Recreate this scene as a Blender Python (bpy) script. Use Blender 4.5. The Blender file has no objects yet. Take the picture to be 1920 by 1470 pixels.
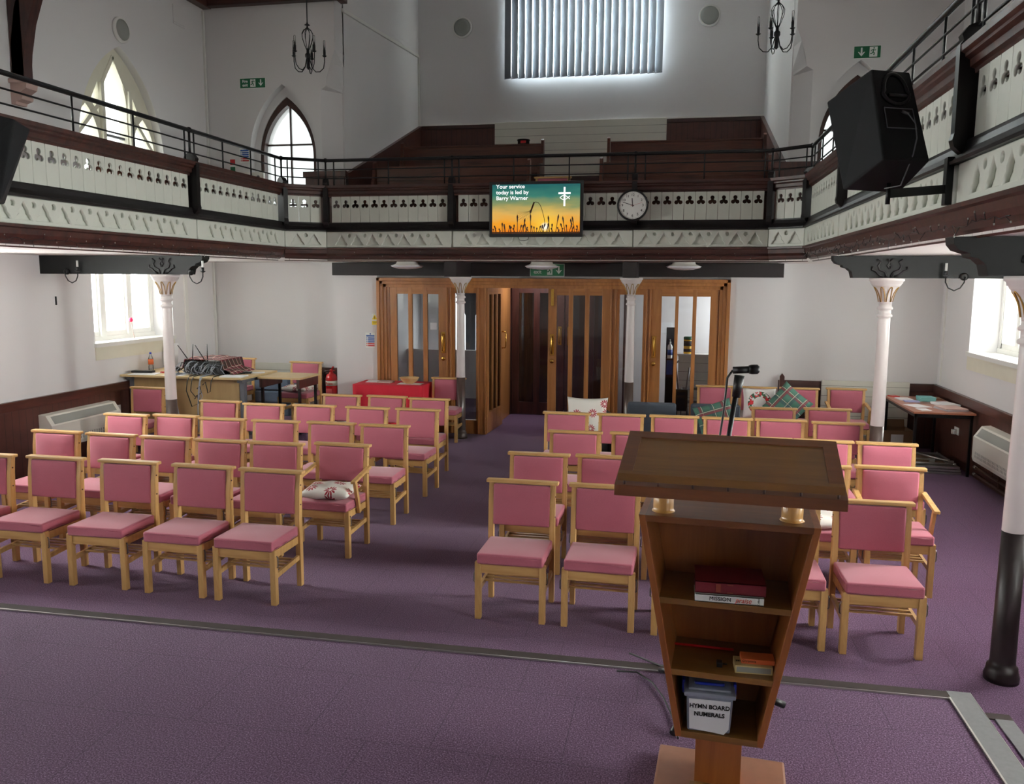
import bpy, bmesh, math, random
from mathutils import Matrix, Vector
random.seed(7)
PI = math.pi
S = bpy.context.scene
COL = S.collection

# ------------------------------------------------------------------ camera
cd = bpy.data.cameras.new('camera'); cam = bpy.data.objects.new('camera', cd); COL.objects.link(cam)
cd.sensor_fit = 'HORIZONTAL'; cd.sensor_width = 36.0; cd.lens = 1554.2 / 1920 * 36.0
cd.clip_start = 0.05; cd.clip_end = 100
_p, _y, _r = math.radians(7.705), math.radians(-11.1065), math.radians(0.351)
_f = Vector((math.sin(_y) * math.cos(_p), math.cos(_y) * math.cos(_p), -math.sin(_p)))
_r0 = Vector((math.cos(_y), -math.sin(_y), 0)); _u0 = _r0.cross(_f)
_rr = _r0 * math.cos(_r) + _u0 * math.sin(_r); _uu = _u0 * math.cos(_r) - _r0 * math.sin(_r)
m = Matrix((_rr, _uu, -_f)).transposed().to_4x4(); m.translation = (0, 0, 2.2)
cam.matrix_world = m
S.camera = cam

# ------------------------------------------------------------------ view, world, daylight
S.view_settings.view_transform = 'Standard'; S.view_settings.look = 'None'
S.view_settings.gamma = 1; S.view_settings.use_curve_mapping = False
S.view_settings.exposure = 1.0
W = bpy.data.worlds.new('sky'); S.world = W; W.use_nodes = True
W.node_tree.nodes['Background'].inputs[0].default_value = (0.86, 0.93, 1.0, 1)
W.node_tree.nodes['Background'].inputs[1].default_value = 1.2
try:
    S.cycles.max_bounces = 8; S.cycles.diffuse_bounces = 5; S.cycles.glossy_bounces = 3
    S.cycles.transparent_max_bounces = 12; S.cycles.use_light_tree = True
    S.cycles.sample_clamp_indirect = 4.0; S.cycles.caustics_reflective = False; S.cycles.caustics_refractive = False
except Exception:
    pass

def daylight(name, loc, direction, sx, sy, power, col=(0.965, 0.97, 1.0)):
    l = bpy.data.lights.new(name, 'AREA'); l.shape = 'RECTANGLE'; l.size = sx; l.size_y = sy
    l.energy = power; l.color = col
    o = bpy.data.objects.new(name, l); COL.objects.link(o)
    o.location = loc; o.rotation_euler = Vector(direction).to_track_quat('-Z', 'Z').to_euler()
    return o
UP_E, LO_E = 85, 370          # sky light through each upper and lower side window
WIN_Y = (9.84, 6.3, 2.8, -0.7)
for y in WIN_Y:
    for sx, wx in ((1, -7.62), (-1, 4.02)):
        k = (1.0 if sx == 1 else 1.2) * {9.84: 0.45, 6.3: 2.1, 2.8: 0.75, -0.7: 0.4}[y]
        daylight('daylight_upper', (wx, y, 4.1), (sx, 0, -0.15), 1.7, 1.9, UP_E * k)
        daylight('daylight_lower', (wx, y, 1.95), (sx, 0, -0.05), 1.7, 1.2, LO_E * k)
daylight('daylight_gothic', (-5.8, 12.5, 4.0), (0, -1, -0.1), 1.0, 2.1, 5)
daylight('daylight_gothic', (2.24, 12.5, 4.0), (0, -1, -0.1), 1.0, 2.1, 5)
daylight('daylight_alcove', (-1.8, 16.5, 7.0), (0, -1, -0.1), 2.8, 2.2, 1500, (0.92, 0.97, 1))
daylight('porch_area_light', (-3.95, 16.35, 1.5), (0, -1, 0), 1.3, 1.6, 16)
daylight('porch_area_light', (1.95, 13.6, 1.6), (-1, 0, 0), 1.4, 1.2, 45)
daylight('porch_area_light', (-2.15, 12.7, 2.38), (0, 0, -1), 0.5, 0.5, 9)  # added downlight brightening the lobby carpet

# ------------------------------------------------------------------ materials
def lin(c):
    c = c / 255.0
    return c / 12.92 if c <= 0.04045 else ((c + 0.055) / 1.055) ** 2.4
def rgb(r, g, b): return (lin(r), lin(g), lin(b), 1)
class NT:
    def __init__(s, name):
        s.m = bpy.data.materials.new(name); s.m.use_nodes = True; s.t = s.m.node_tree
        s.b = s.t.nodes['Principled BSDF']; s.out = s.t.nodes['Material Output']
    def n(s, typ, **kw):
        nd = s.t.nodes.new(typ)
        for k, v in kw.items():
            if k.startswith('i_'):
                key = k[2:]; key = int(key) if key.isdigit() else key
                nd.inputs[key].default_value = v
            else: setattr(nd, k, v)
        return nd
    def l(s, a, b): s.t.links.new(a, b)
    def math(s, op, a, b=None, c=None):
        nd = s.n('ShaderNodeMath', operation=op)
        for i, v in enumerate((a, b, c)):
            if v is None: continue
            if isinstance(v, (int, float)): nd.inputs[i].default_value = v
            else: s.l(v, nd.inputs[i])
        return nd.outputs[0]
    def mix(s, f, a, b):
        nd = s.n('ShaderNodeMix', data_type='RGBA')
        for i, v in ((0, f), (6, a), (7, b)):
            if isinstance(v, (int, float)): nd.inputs[i].default_value = v
            elif isinstance(v, tuple): nd.inputs[i].default_value = v
            else: s.l(v, nd.inputs[i])
        return nd.outputs[2]
    def obj(s): return s.n('ShaderNodeTexCoord').outputs['Object']
def simple(name, c, rough=0.5, metal=0.0, noise=0.0, scale=8, bump=0.0, spec=0.5, coat=0.0):
    t = NT(name); b = t.b
    b.inputs['Roughness'].default_value = rough; b.inputs['Metallic'].default_value = metal
    b.inputs['Specular IOR Level'].default_value = spec; b.inputs['Base Color'].default_value = c
    b.inputs['Coat Weight'].default_value = coat
    if noise or bump:
        nz = t.n('ShaderNodeTexNoise', i_Scale=scale, i_Detail=4.0); t.l(t.obj(), nz.inputs['Vector'])
        if noise:
            d = tuple(x * (1 - noise) for x in c[:3]) + (1,); u = tuple(min(1, x * (1 + noise)) for x in c[:3]) + (1,)
            t.l(t.mix(nz.outputs[0], d, u), b.inputs['Base Color'])
        if bump:
            bp = t.n('ShaderNodeBump', i_Strength=bump, i_Distance=0.01); t.l(nz.outputs[0], bp.inputs['Height'])
            t.l(bp.outputs[0], b.inputs['Normal'])
    return t.m
def wood(name, c1, c2, axis=0, scale=10, rough=0.4, coat=0.0, stretch=0.08):
    t = NT(name); b = t.b
    mp = t.n('ShaderNodeMapping'); sc = [1, 1, 1]; sc[axis] = stretch; mp.inputs['Scale'].default_value = sc
    t.l(t.obj(), mp.inputs[0])
    nz = t.n('ShaderNodeTexNoise', i_Scale=scale, i_Detail=6.0, i_Roughness=0.65, i_Distortion=0.6); t.l(mp.outputs[0], nz.inputs['Vector'])
    rp = t.n('ShaderNodeValToRGB'); rp.color_ramp.elements[0].position = 0.3; rp.color_ramp.elements[1].position = 0.7
    rp.color_ramp.elements[0].color = c1; rp.color_ramp.elements[1].color = c2
    t.l(nz.outputs[0], rp.inputs[0]); t.l(rp.outputs[0], b.inputs['Base Color'])
    b.inputs['Roughness'].default_value = rough; b.inputs['Coat Weight'].default_value = coat
    b.inputs['Coat Roughness'].default_value = 0.15
    bp = t.n('ShaderNodeBump', i_Strength=0.08, i_Distance=0.005); t.l(nz.outputs[0], bp.inputs['Height']); t.l(bp.outputs[0], b.inputs['Normal'])
    return t.m
M = {}
M['wall'] = simple('painted_plaster', rgb(226, 224, 224), 0.75, noise=0.03, scale=1.2, bump=0.15)
M['ceil'] = simple('white_boards', rgb(226, 221, 219), 0.6, noise=0.05, scale=6)
M['white'] = simple('white_gloss_paint', rgb(230, 229, 224), 0.35, noise=0.03, scale=12)
M['panelwhite'] = simple('parapet_white_paint', rgb(205, 208, 198), 0.45, noise=0.04, scale=10)
M['cream'] = simple('cream_stone_paint', rgb(225, 221, 203), 0.6, noise=0.05, scale=9)
M['pinkstone'] = simple('pink_corbel_stone', rgb(196, 168, 160), 0.8, noise=0.08, scale=12, bump=0.2)
M['mahog'] = wood('dark_mahogany', rgb(34, 17, 15), rgb(74, 37, 29), 0, 14, 0.45, 0.05)
M['mahogy'] = wood('dark_mahogany_long', rgb(44, 22, 18), rgb(86, 44, 34), 1, 14, 0.38, 0.15)
M['mahogz'] = wood('dark_mahogany_upright', rgb(40, 19, 16), rgb(80, 40, 33), 2, 14, 0.42, 0.1)
M['pew'] = wood('pew_wood', rgb(56, 26, 16), rgb(104, 54, 34), 0, 12, 0.4, 0.15)
M['blackpaint'] = simple('black_gloss_paint', rgb(20, 16, 17), 0.42, spec=0.3, noise=0.15, scale=14, bump=0.05)
M['beam'] = simple('black_beam_paint', rgb(22, 22, 22), 0.6, noise=0.2, scale=7, bump=0.05, spec=0.25)
M['beamd'] = simple('dark_brown_beam_paint', rgb(26, 17, 18), 0.6, noise=0.15, scale=7)
M['iron'] = simple('black_iron', rgb(24, 24, 26), 0.45, 0.3)
M['beech'] = wood('beech_wood', rgb(176, 134, 78), rgb(210, 170, 110), 2, 22, 0.4, 0.1)
M['beechx'] = wood('beech_rail_wood', rgb(180, 138, 82), rgb(214, 174, 114), 0, 22, 0.4, 0.1)
M['oak'] = wood('oak_veneer', rgb(142, 90, 46), rgb(180, 122, 68), 2, 12, 0.35, 0.2)
M['oakx'] = wood('oak_veneer_rail', rgb(142, 90, 46), rgb(180, 122, 68), 0, 12, 0.35, 0.2)
M['lect'] = wood('lectern_wood', rgb(128, 70, 30), rgb(158, 94, 44), 2, 16, 0.38, 0.2)
M['lectx'] = wood('lectern_board_wood', rgb(106, 70, 28), rgb(138, 96, 44), 0, 14, 0.33, 0.3)
M['lectd'] = wood('lectern_frame_wood', rgb(96, 54, 26), rgb(124, 74, 38), 0, 18, 0.35, 0.3)
M['lectpost'] = wood('lectern_post_wood', rgb(178, 126, 62), rgb(206, 158, 92), 2, 20, 0.3, 0.4)
M['desk'] = wood('desk_laminate', rgb(196, 170, 122), rgb(214, 190, 144), 0, 9, 0.4)
M['deskp'] = wood('desk_panel_laminate', rgb(170, 142, 96), rgb(188, 160, 112), 2, 9, 0.45)
M['tabletop'] = wood('red_brown_tabletop', rgb(138, 84, 62), rgb(166, 108, 84), 0, 9, 0.3)
M['brass'] = simple('polished_brass', rgb(214, 170, 84), 0.2, 1.0)
M['gold'] = simple('gold_paint', rgb(186, 146, 76), 0.35, 0.6)
M['steel'] = simple('grey_metal', rgb(120, 120, 122), 0.35, 0.9)
M['alu'] = simple('aluminium', rgb(190, 188, 184), 0.3, 0.9)
M['greypaint'] = simple('grey_steel_paint', rgb(96, 98, 104), 0.45)
M['blackmetal'] = simple('black_metal', rgb(20, 20, 22), 0.4, 0.4)
M['blackpl'] = simple('black_plastic', rgb(16, 16, 18), 0.45)
M['felt'] = simple('black_carpet_covering', rgb(14, 15, 18), 0.95, noise=0.3, scale=200)
M['paper'] = simple('white_paper', rgb(235, 236, 238), 0.7)
M['ink'] = simple('black_ink', rgb(18, 18, 20), 0.7)
M['red'] = simple('red_paint', rgb(196, 24, 30), 0.3, coat=0.3)
M['redcloth'] = simple('red_cloth', rgb(196, 26, 48), 0.85, noise=0.06, scale=30)
M['green'] = simple('sign_green', rgb(20, 104, 66), 0.5)
M['blue'] = simple('sign_blue', rgb(36, 84, 160), 0.5)
M['yellow'] = simple('sign_yellow', rgb(240, 214, 40), 0.5)
M['signw'] = simple('sign_white', rgb(238, 240, 236), 0.5)
M['pcol'] = simple('column_white_paint', rgb(232, 224, 222), 0.35, noise=0.03, scale=12, coat=0.2)
M['pbrown'] = simple('column_brown_paint', rgb(74, 60, 54), 0.35, coat=0.2)
M['pdark'] = simple('column_dark_paint', rgb(34, 24, 25), 0.42, spec=0.35)
M['greyfab'] = simple('dark_grey_fabric', rgb(66, 72, 82), 0.9, noise=0.12, scale=90)
M['bluefab'] = simple('blue_grey_fabric', rgb(104, 120, 140), 0.9, noise=0.15, scale=120)
M['leather'] = simple('black_leather', rgb(26, 25, 28), 0.35)
M['cardboard'] = simple('cardboard', rgb(134, 104, 76), 0.8, noise=0.08, scale=10)
M['heater'] = simple('cream_heater_enamel', rgb(226, 224, 214), 0.4)
M['grille'] = simple('heater_grille', rgb(150, 152, 146), 0.5)
M['dome'] = simple('opal_shade', rgb(226, 224, 232), 0.3)
M['basket'] = simple('woven_wicker', rgb(214, 176, 124), 0.7, noise=0.2, scale=60)
M['maroon'] = simple('maroon_leather_cover', rgb(104, 16, 28), 0.5, noise=0.1, scale=60)
M['orange'] = simple('orange_card', rgb(214, 106, 56), 0.6)
M['tan'] = simple('pale_yellow_card', rgb(206, 186, 130), 0.6)
M['plblue'] = simple('blue_plastic', rgb(24, 44, 168), 0.35)
M['teal'] = simple('teal_covers', rgb(122, 186, 184), 0.6)
M['redink'] = simple('red_ink', rgb(206, 70, 50), 0.6)
M['copper'] = simple('brown_pipe_paint', rgb(110, 84, 70), 0.4, 0.3)
M['pinkflower'] = simple('pink_petals', rgb(220, 40, 90), 0.6)
M['stone'] = simple('pale_wood_base', rgb(150, 104, 80), 0.4, noise=0.15, scale=24, coat=0.2)
M['cloudy'] = None
def fabric_pink():
    t = NT('pink_wool_fabric'); b = t.b
    nz = t.n('ShaderNodeTexNoise', i_Scale=350.0, i_Detail=2.0); t.l(t.obj(), nz.inputs['Vector'])
    n2 = t.n('ShaderNodeTexNoise', i_Scale=5.0, i_Detail=3.0); t.l(t.obj(), n2.inputs['Vector'])
    c = t.mix(nz.outputs[0], rgb(146, 72, 88), rgb(180, 98, 114))
    c = t.mix(t.math('MULTIPLY', n2.outputs[0], 0.25), c, rgb(200, 112, 130))
    t.l(c, b.inputs['Base Color']); b.inputs['Roughness'].default_value = 0.9
    b.inputs['Sheen Weight'].default_value = 0.25
    bp = t.n('ShaderNodeBump', i_Strength=0.3, i_Distance=0.002); t.l(nz.outputs[0], bp.inputs['Height']); t.l(bp.outputs[0], b.inputs['Normal'])
    return t.m
M['pink'] = fabric_pink()
def carpet():
    t = NT('purple_carpet'); b = t.b; o = t.obj()
    nz = t.n('ShaderNodeTexNoise', i_Scale=160.0, i_Detail=3.0, i_Roughness=0.7); t.l(o, nz.inputs['Vector'])
    n2 = t.n('ShaderNodeTexNoise', i_Scale=1.5, i_Detail=3.0); t.l(o, n2.inputs['Vector'])
    rp = t.n('ShaderNodeValToRGB'); e = rp.color_ramp.elements
    e[0].position = 0.33; e[0].color = rgb(56, 33, 54); e[1].position = 0.68; e[1].color = rgb(154, 126, 158)
    x = e.new(0.5); x.color = rgb(94, 65, 94)
    t.l(nz.outputs[0], rp.inputs[0])
    c = t.mix(t.math('MULTIPLY', n2.outputs[0], 0.22), rp.outputs[0], rgb(68, 44, 68))
    br = t.n('ShaderNodeTexBrick', i_Scale=1.0); br.offset = 0.5
    br.inputs['Color1'].default_value = (0, 0, 0, 1); br.inputs['Color2'].default_value = (0, 0, 0, 1); br.inputs['Mortar'].default_value = (1, 1, 1, 1)
    br.inputs['Mortar Size'].default_value = 0.0022; br.inputs['Brick Width'].default_value = 0.5; br.inputs['Row Height'].default_value = 0.5
    mp = t.n('ShaderNodeMapping'); t.l(o, mp.inputs[0]); t.l(mp.outputs[0], br.inputs['Vector'])
    mp.inputs['Location'].default_value = (0.11, 0.2, 0)
    c = t.mix(t.math('MULTIPLY', br.outputs[0], 0.45), c, rgb(42, 30, 44))
    t.l(c, b.inputs['Base Color']); b.inputs['Roughness'].default_value = 0.95
    b.inputs['Specular IOR Level'].default_value = 0.15; b.inputs['Sheen Weight'].default_value = 0.08
    bp = t.n('ShaderNodeBump', i_Strength=0.5, i_Distance=0.004); t.l(nz.outputs[0], bp.inputs['Height']); t.l(bp.outputs[0], b.inputs['Normal'])
    return t.m
M['carpet'] = carpet()
def glass(name, tint, gloss=0.12, milky=0.0, mc=None):
    t = NT(name); t.t.nodes.remove(t.b)
    tr = t.n('ShaderNodeBsdfTransparent'); tr.inputs[0].default_value = tint
    gl = t.n('ShaderNodeBsdfGlossy'); gl.inputs['Roughness'].default_value = 0.04
    fr = t.n('ShaderNodeFresnel', i_IOR=1.5)
    mx = t.n('ShaderNodeMixShader'); t.l(t.math('ADD', fr.outputs[0], gloss - 0.04), mx.inputs[0])
    t.l(tr.outputs[0], mx.inputs[1]); t.l(gl.outputs[0], mx.inputs[2])
    last = mx.outputs[0]
    if milky:
        df = t.n('ShaderNodeBsdfDiffuse' if 'plastic' in name else 'ShaderNodeBsdfTranslucent'); df.inputs[0].default_value = mc or tint
        m2 = t.n('ShaderNodeMixShader'); m2.inputs[0].default_value = milky
        t.l(last, m2.inputs[1]); t.l(df.outputs[0], m2.inputs[2]); last = m2.outputs[0]
    t.l(last, t.out.inputs[0]); return t.m
M['glass'] = glass('clear_glass', (0.93, 0.95, 0.94, 1), 0.05)
M['frost'] = glass('obscured_window_glass', (0.84, 0.85, 0.82, 1), 0.05, 0.35, (0.88, 0.9, 0.86, 1))
M['plastic'] = glass('cloudy_plastic', (0.86, 0.9, 0.98, 1), 0.12, 0.4, (0.62, 0.68, 0.85, 1))
M['clearpl'] = glass('clear_bottle_plastic', (0.9, 0.94, 0.95, 1), 0.1, 0.1, (0.9, 0.9, 0.9, 1))
def emit(name, c, st):
    t = NT(name); t.b.inputs['Base Color'].default_value = (0, 0, 0, 1)
    t.b.inputs['Emission Color'].default_value = c; t.b.inputs['Emission Strength'].default_value = st
    return t.m
M['emitw'] = emit('screen_white', (1, 1, 1, 1), 0.6)
M['emitk'] = emit('screen_dark', rgb(30, 12, 8), 0.8)
def floral():
    t = NT('white_cloth_red_flowers'); b = t.b; o = t.obj()
    v = t.n('ShaderNodeTexVoronoi', i_Scale=6.5, i_Randomness=0.5); v.voronoi_dimensions = '2D'; t.l(o, v.inputs['Vector'])
    sub = t.n('ShaderNodeVectorMath', operation='SUBTRACT')
    sc = t.n('ShaderNodeVectorMath', operation='SCALE'); sc.inputs[3].default_value = 1.0
    t.l(o, sub.inputs[0]); t.l(v.outputs['Position'], sub.inputs[1])
    sp = t.n('ShaderNodeSeparateXYZ'); t.l(sub.outputs[0], sp.inputs[0])
    ang = t.math('ARCTAN2', sp.outputs[1], sp.outputs[0]); r = t.math('SQRT', t.math('ADD', t.math('MULTIPLY', sp.outputs[0], sp.outputs[0]), t.math('MULTIPLY', sp.outputs[1], sp.outputs[1])))
    pet = t.math('ABSOLUTE', t.math('COSINE', t.math('MULTIPLY', ang, 5.5)))
    lim = t.math('ADD', t.math('MULTIPLY', pet, 0.035), 0.018)
    inside = t.math('LESS_THAN', r, lim); core = t.math('GREATER_THAN', r, 0.012)
    gap = t.math('GREATER_THAN', pet, 0.35)
    sc2 = t.n('ShaderNodeSeparateColor'); t.l(v.outputs['Color'], sc2.inputs[0])
    pick = t.math('GREATER_THAN', sc2.outputs[0], 0.35)
    f = t.math('MULTIPLY', t.math('MULTIPLY', inside, core), t.math('MULTIPLY', gap, pick))
    t.l(t.mix(f, rgb(224, 220, 212), rgb(150, 30, 48)), b.inputs['Base Color']); b.inputs['Roughness'].default_value = 0.85
    return t.m
M['floral'] = floral()
def tartan():
    t = NT('green_tartan'); b = t.b; o = t.obj(); sp = t.n('ShaderNodeSeparateXYZ'); t.l(o, sp.inputs[0])
    def stripe(src, per, off, w):
        x = t.math('FRACT', t.math('ADD', t.math('DIVIDE', src, per), off)); return t.math('LESS_THAN', x, w)
    c = rgb(70, 112, 96)
    for ax in (0, 1):
        s = sp.outputs[ax]
        c = t.mix(t.math('MULTIPLY', stripe(s, 0.13, 0.3, 0.42), 0.5), c, rgb(58, 74, 84))
        c = t.mix(t.math('MULTIPLY', stripe(s, 0.26, 0.62, 0.10), 0.6), c, rgb(150, 44, 56))
        c = t.mix(t.math('MULTIPLY', stripe(s, 0.13, 0.0, 0.05), 0.8), c, rgb(226, 220, 190))
    t.l(c, b.inputs['Base Color']); b.inputs['Roughness'].default_value = 0.9
    return t.m
M['tartan'] = tartan()
def rug():
    t = NT('red_green_plaid'); b = t.b; o = t.obj(); sp = t.n('ShaderNodeSeparateXYZ'); t.l(o, sp.inputs[0])
    def stripe(src, per, off, w):
        x = t.math('FRACT', t.math('ADD', t.math('DIVIDE', src, per), off)); return t.math('LESS_THAN', x, w)
    c = rgb(112, 34, 52)
    for ax in (0, 1):
        s = sp.outputs[ax]
        c = t.mix(t.math('MULTIPLY', stripe(s, 0.09, 0.2, 0.35), 0.6), c, rgb(50, 54, 40))
        c = t.mix(t.math('MULTIPLY', stripe(s, 0.09, 0.7, 0.08), 0.7), c, rgb(230, 220, 200))
    t.l(c, b.inputs['Base Color']); b.inputs['Roughness'].default_value = 0.9
    return t.m
M['rug'] = rug()
def wreath():
    t = NT('white_cloth_wreath_print'); b = t.b; o = t.obj(); sp = t.n('ShaderNodeSeparateXYZ'); t.l(o, sp.inputs[0])
    r = t.math('SQRT', t.math('ADD', t.math('MULTIPLY', sp.outputs[0], sp.outputs[0]), t.math('MULTIPLY', sp.outputs[1], sp.outputs[1])))
    ring = t.math('LESS_THAN', t.math('ABSOLUTE', t.math('SUBTRACT', r, 0.115)), 0.035)
    v = t.n('ShaderNodeTexVoronoi', i_Scale=42.0); t.l(o, v.inputs['Vector'])
    sc = t.n('ShaderNodeSeparateColor'); t.l(v.outputs['Color'], sc.inputs[0])
    leaf = t.math('GREATER_THAN', sc.outputs[0], 0.42); berry = t.math('GREATER_THAN', sc.outputs[1], 0.72)
    c = t.mix(t.math('MULTIPLY', ring, leaf), rgb(232, 230, 226), rgb(52, 92, 66))
    c = t.mix(t.math('MULTIPLY', ring, berry), c, rgb(190, 40, 50))
    t.l(c, b.inputs['Base Color']); b.inputs['Roughness'].default_value = 0.85
    return t.m
M['wreath'] = wreath()
def screen_picture(w, h):
    t = NT('sunset_picture'); b = t.b; o = t.obj(); sp = t.n('ShaderNodeSeparateXYZ'); t.l(o, sp.inputs[0])
    v = t.math('ADD', t.math('DIVIDE', sp.outputs[2], h), 0.5)
    rp = t.n('ShaderNodeValToRGB'); e = rp.color_ramp.elements
    e[0].position = 0.0; e[0].color = rgb(232, 120, 20); e[1].position = 1.0; e[1].color = rgb(34, 96, 96)
    for p, c in ((0.2, (240, 160, 40)), (0.4, (222, 176, 90)), (0.6, (140, 148, 96)), (0.78, (58, 124, 108))):
        x = e.new(p); x.color = rgb(*c)
    mp = t.n('ShaderNodeMapping'); mp.inputs['Scale'].default_value = (1.5, 1, 6); t.l(o, mp.inputs[0])
    nz = t.n('ShaderNodeTexNoise', i_Scale=2.2, i_Detail=3.0); t.l(mp.outputs[0], nz.inputs['Vector'])
    vv = t.math('ADD', v, t.math('MULTIPLY', t.math('SUBTRACT', nz.outputs[0], 0.5), 0.3)); t.l(vv, rp.inputs[0])
    dx = t.math('SUBTRACT', sp.outputs[0], 0.11 * w); dz = t.math('SUBTRACT', sp.outputs[2], -0.36 * h)
    r = t.math('SQRT', t.math('ADD', t.math('MULTIPLY', dx, dx), t.math('MULTIPLY', dz, dz)))
    g1 = t.n('ShaderNodeMapRange', i_1=0.02, i_2=0.34, i_3=1.0, i_4=0.0); t.l(r, g1.inputs[0]); g = t.math('POWER', g1.outputs[0], 1.6)
    c = t.mix(t.math('MULTIPLY', g, 0.85), rp.outputs[0], rgb(255, 214, 70))
    g2 = t.n('ShaderNodeMapRange', i_1=0.015, i_2=0.06, i_3=1.0, i_4=0.0); t.l(r, g2.inputs[0])
    c = t.mix(g2.outputs[0], c, (1, 0.98, 0.85, 1))
    b.inputs['Base Color'].default_value = (0, 0, 0, 1); b.inputs['Roughness'].default_value = 0.2
    t.l(c, b.inputs['Emission Color']); b.inputs['Emission Strength'].default_value = 0.5
    return t.m
def stripes_mat(name, c, dark, axis, per, w, rough=0.45, c2=None):
    """boards with thin dark grooves, grain along the other axis"""
    t = NT(name); b = t.b; o = t.obj(); sp = t.n('ShaderNodeSeparateXYZ'); t.l(o, sp.inputs[0])
    x = t.math('FRACT', t.math('DIVIDE', sp.outputs[axis], per)); f = t.math('LESS_THAN', x, w)
    nz = t.n('ShaderNodeTexNoise', i_Scale=9.0, i_Detail=4.0); t.l(o, nz.inputs['Vector'])
    base = t.mix(nz.outputs[0], c, c2 or c)
    t.l(t.mix(f, base, dark), b.inputs['Base Color']); b.inputs['Roughness'].default_value = rough
    return t.m
M['dadoy'] = stripes_mat('boarded_dado_side', rgb(62, 32, 27), rgb(22, 10, 9), 1, 0.10, 0.05, c2=rgb(88, 48, 38))
M['dadox'] = stripes_mat('boarded_dado_back', rgb(62, 32, 27), rgb(22, 10, 9), 0, 0.10, 0.05, c2=rgb(88, 48, 38))
M['slatw'] = stripes_mat('white_tongue_and_groove', rgb(216, 216, 204), rgb(140, 138, 128), 2, 0.135, 0.045, c2=rgb(224, 223, 212))

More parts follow.
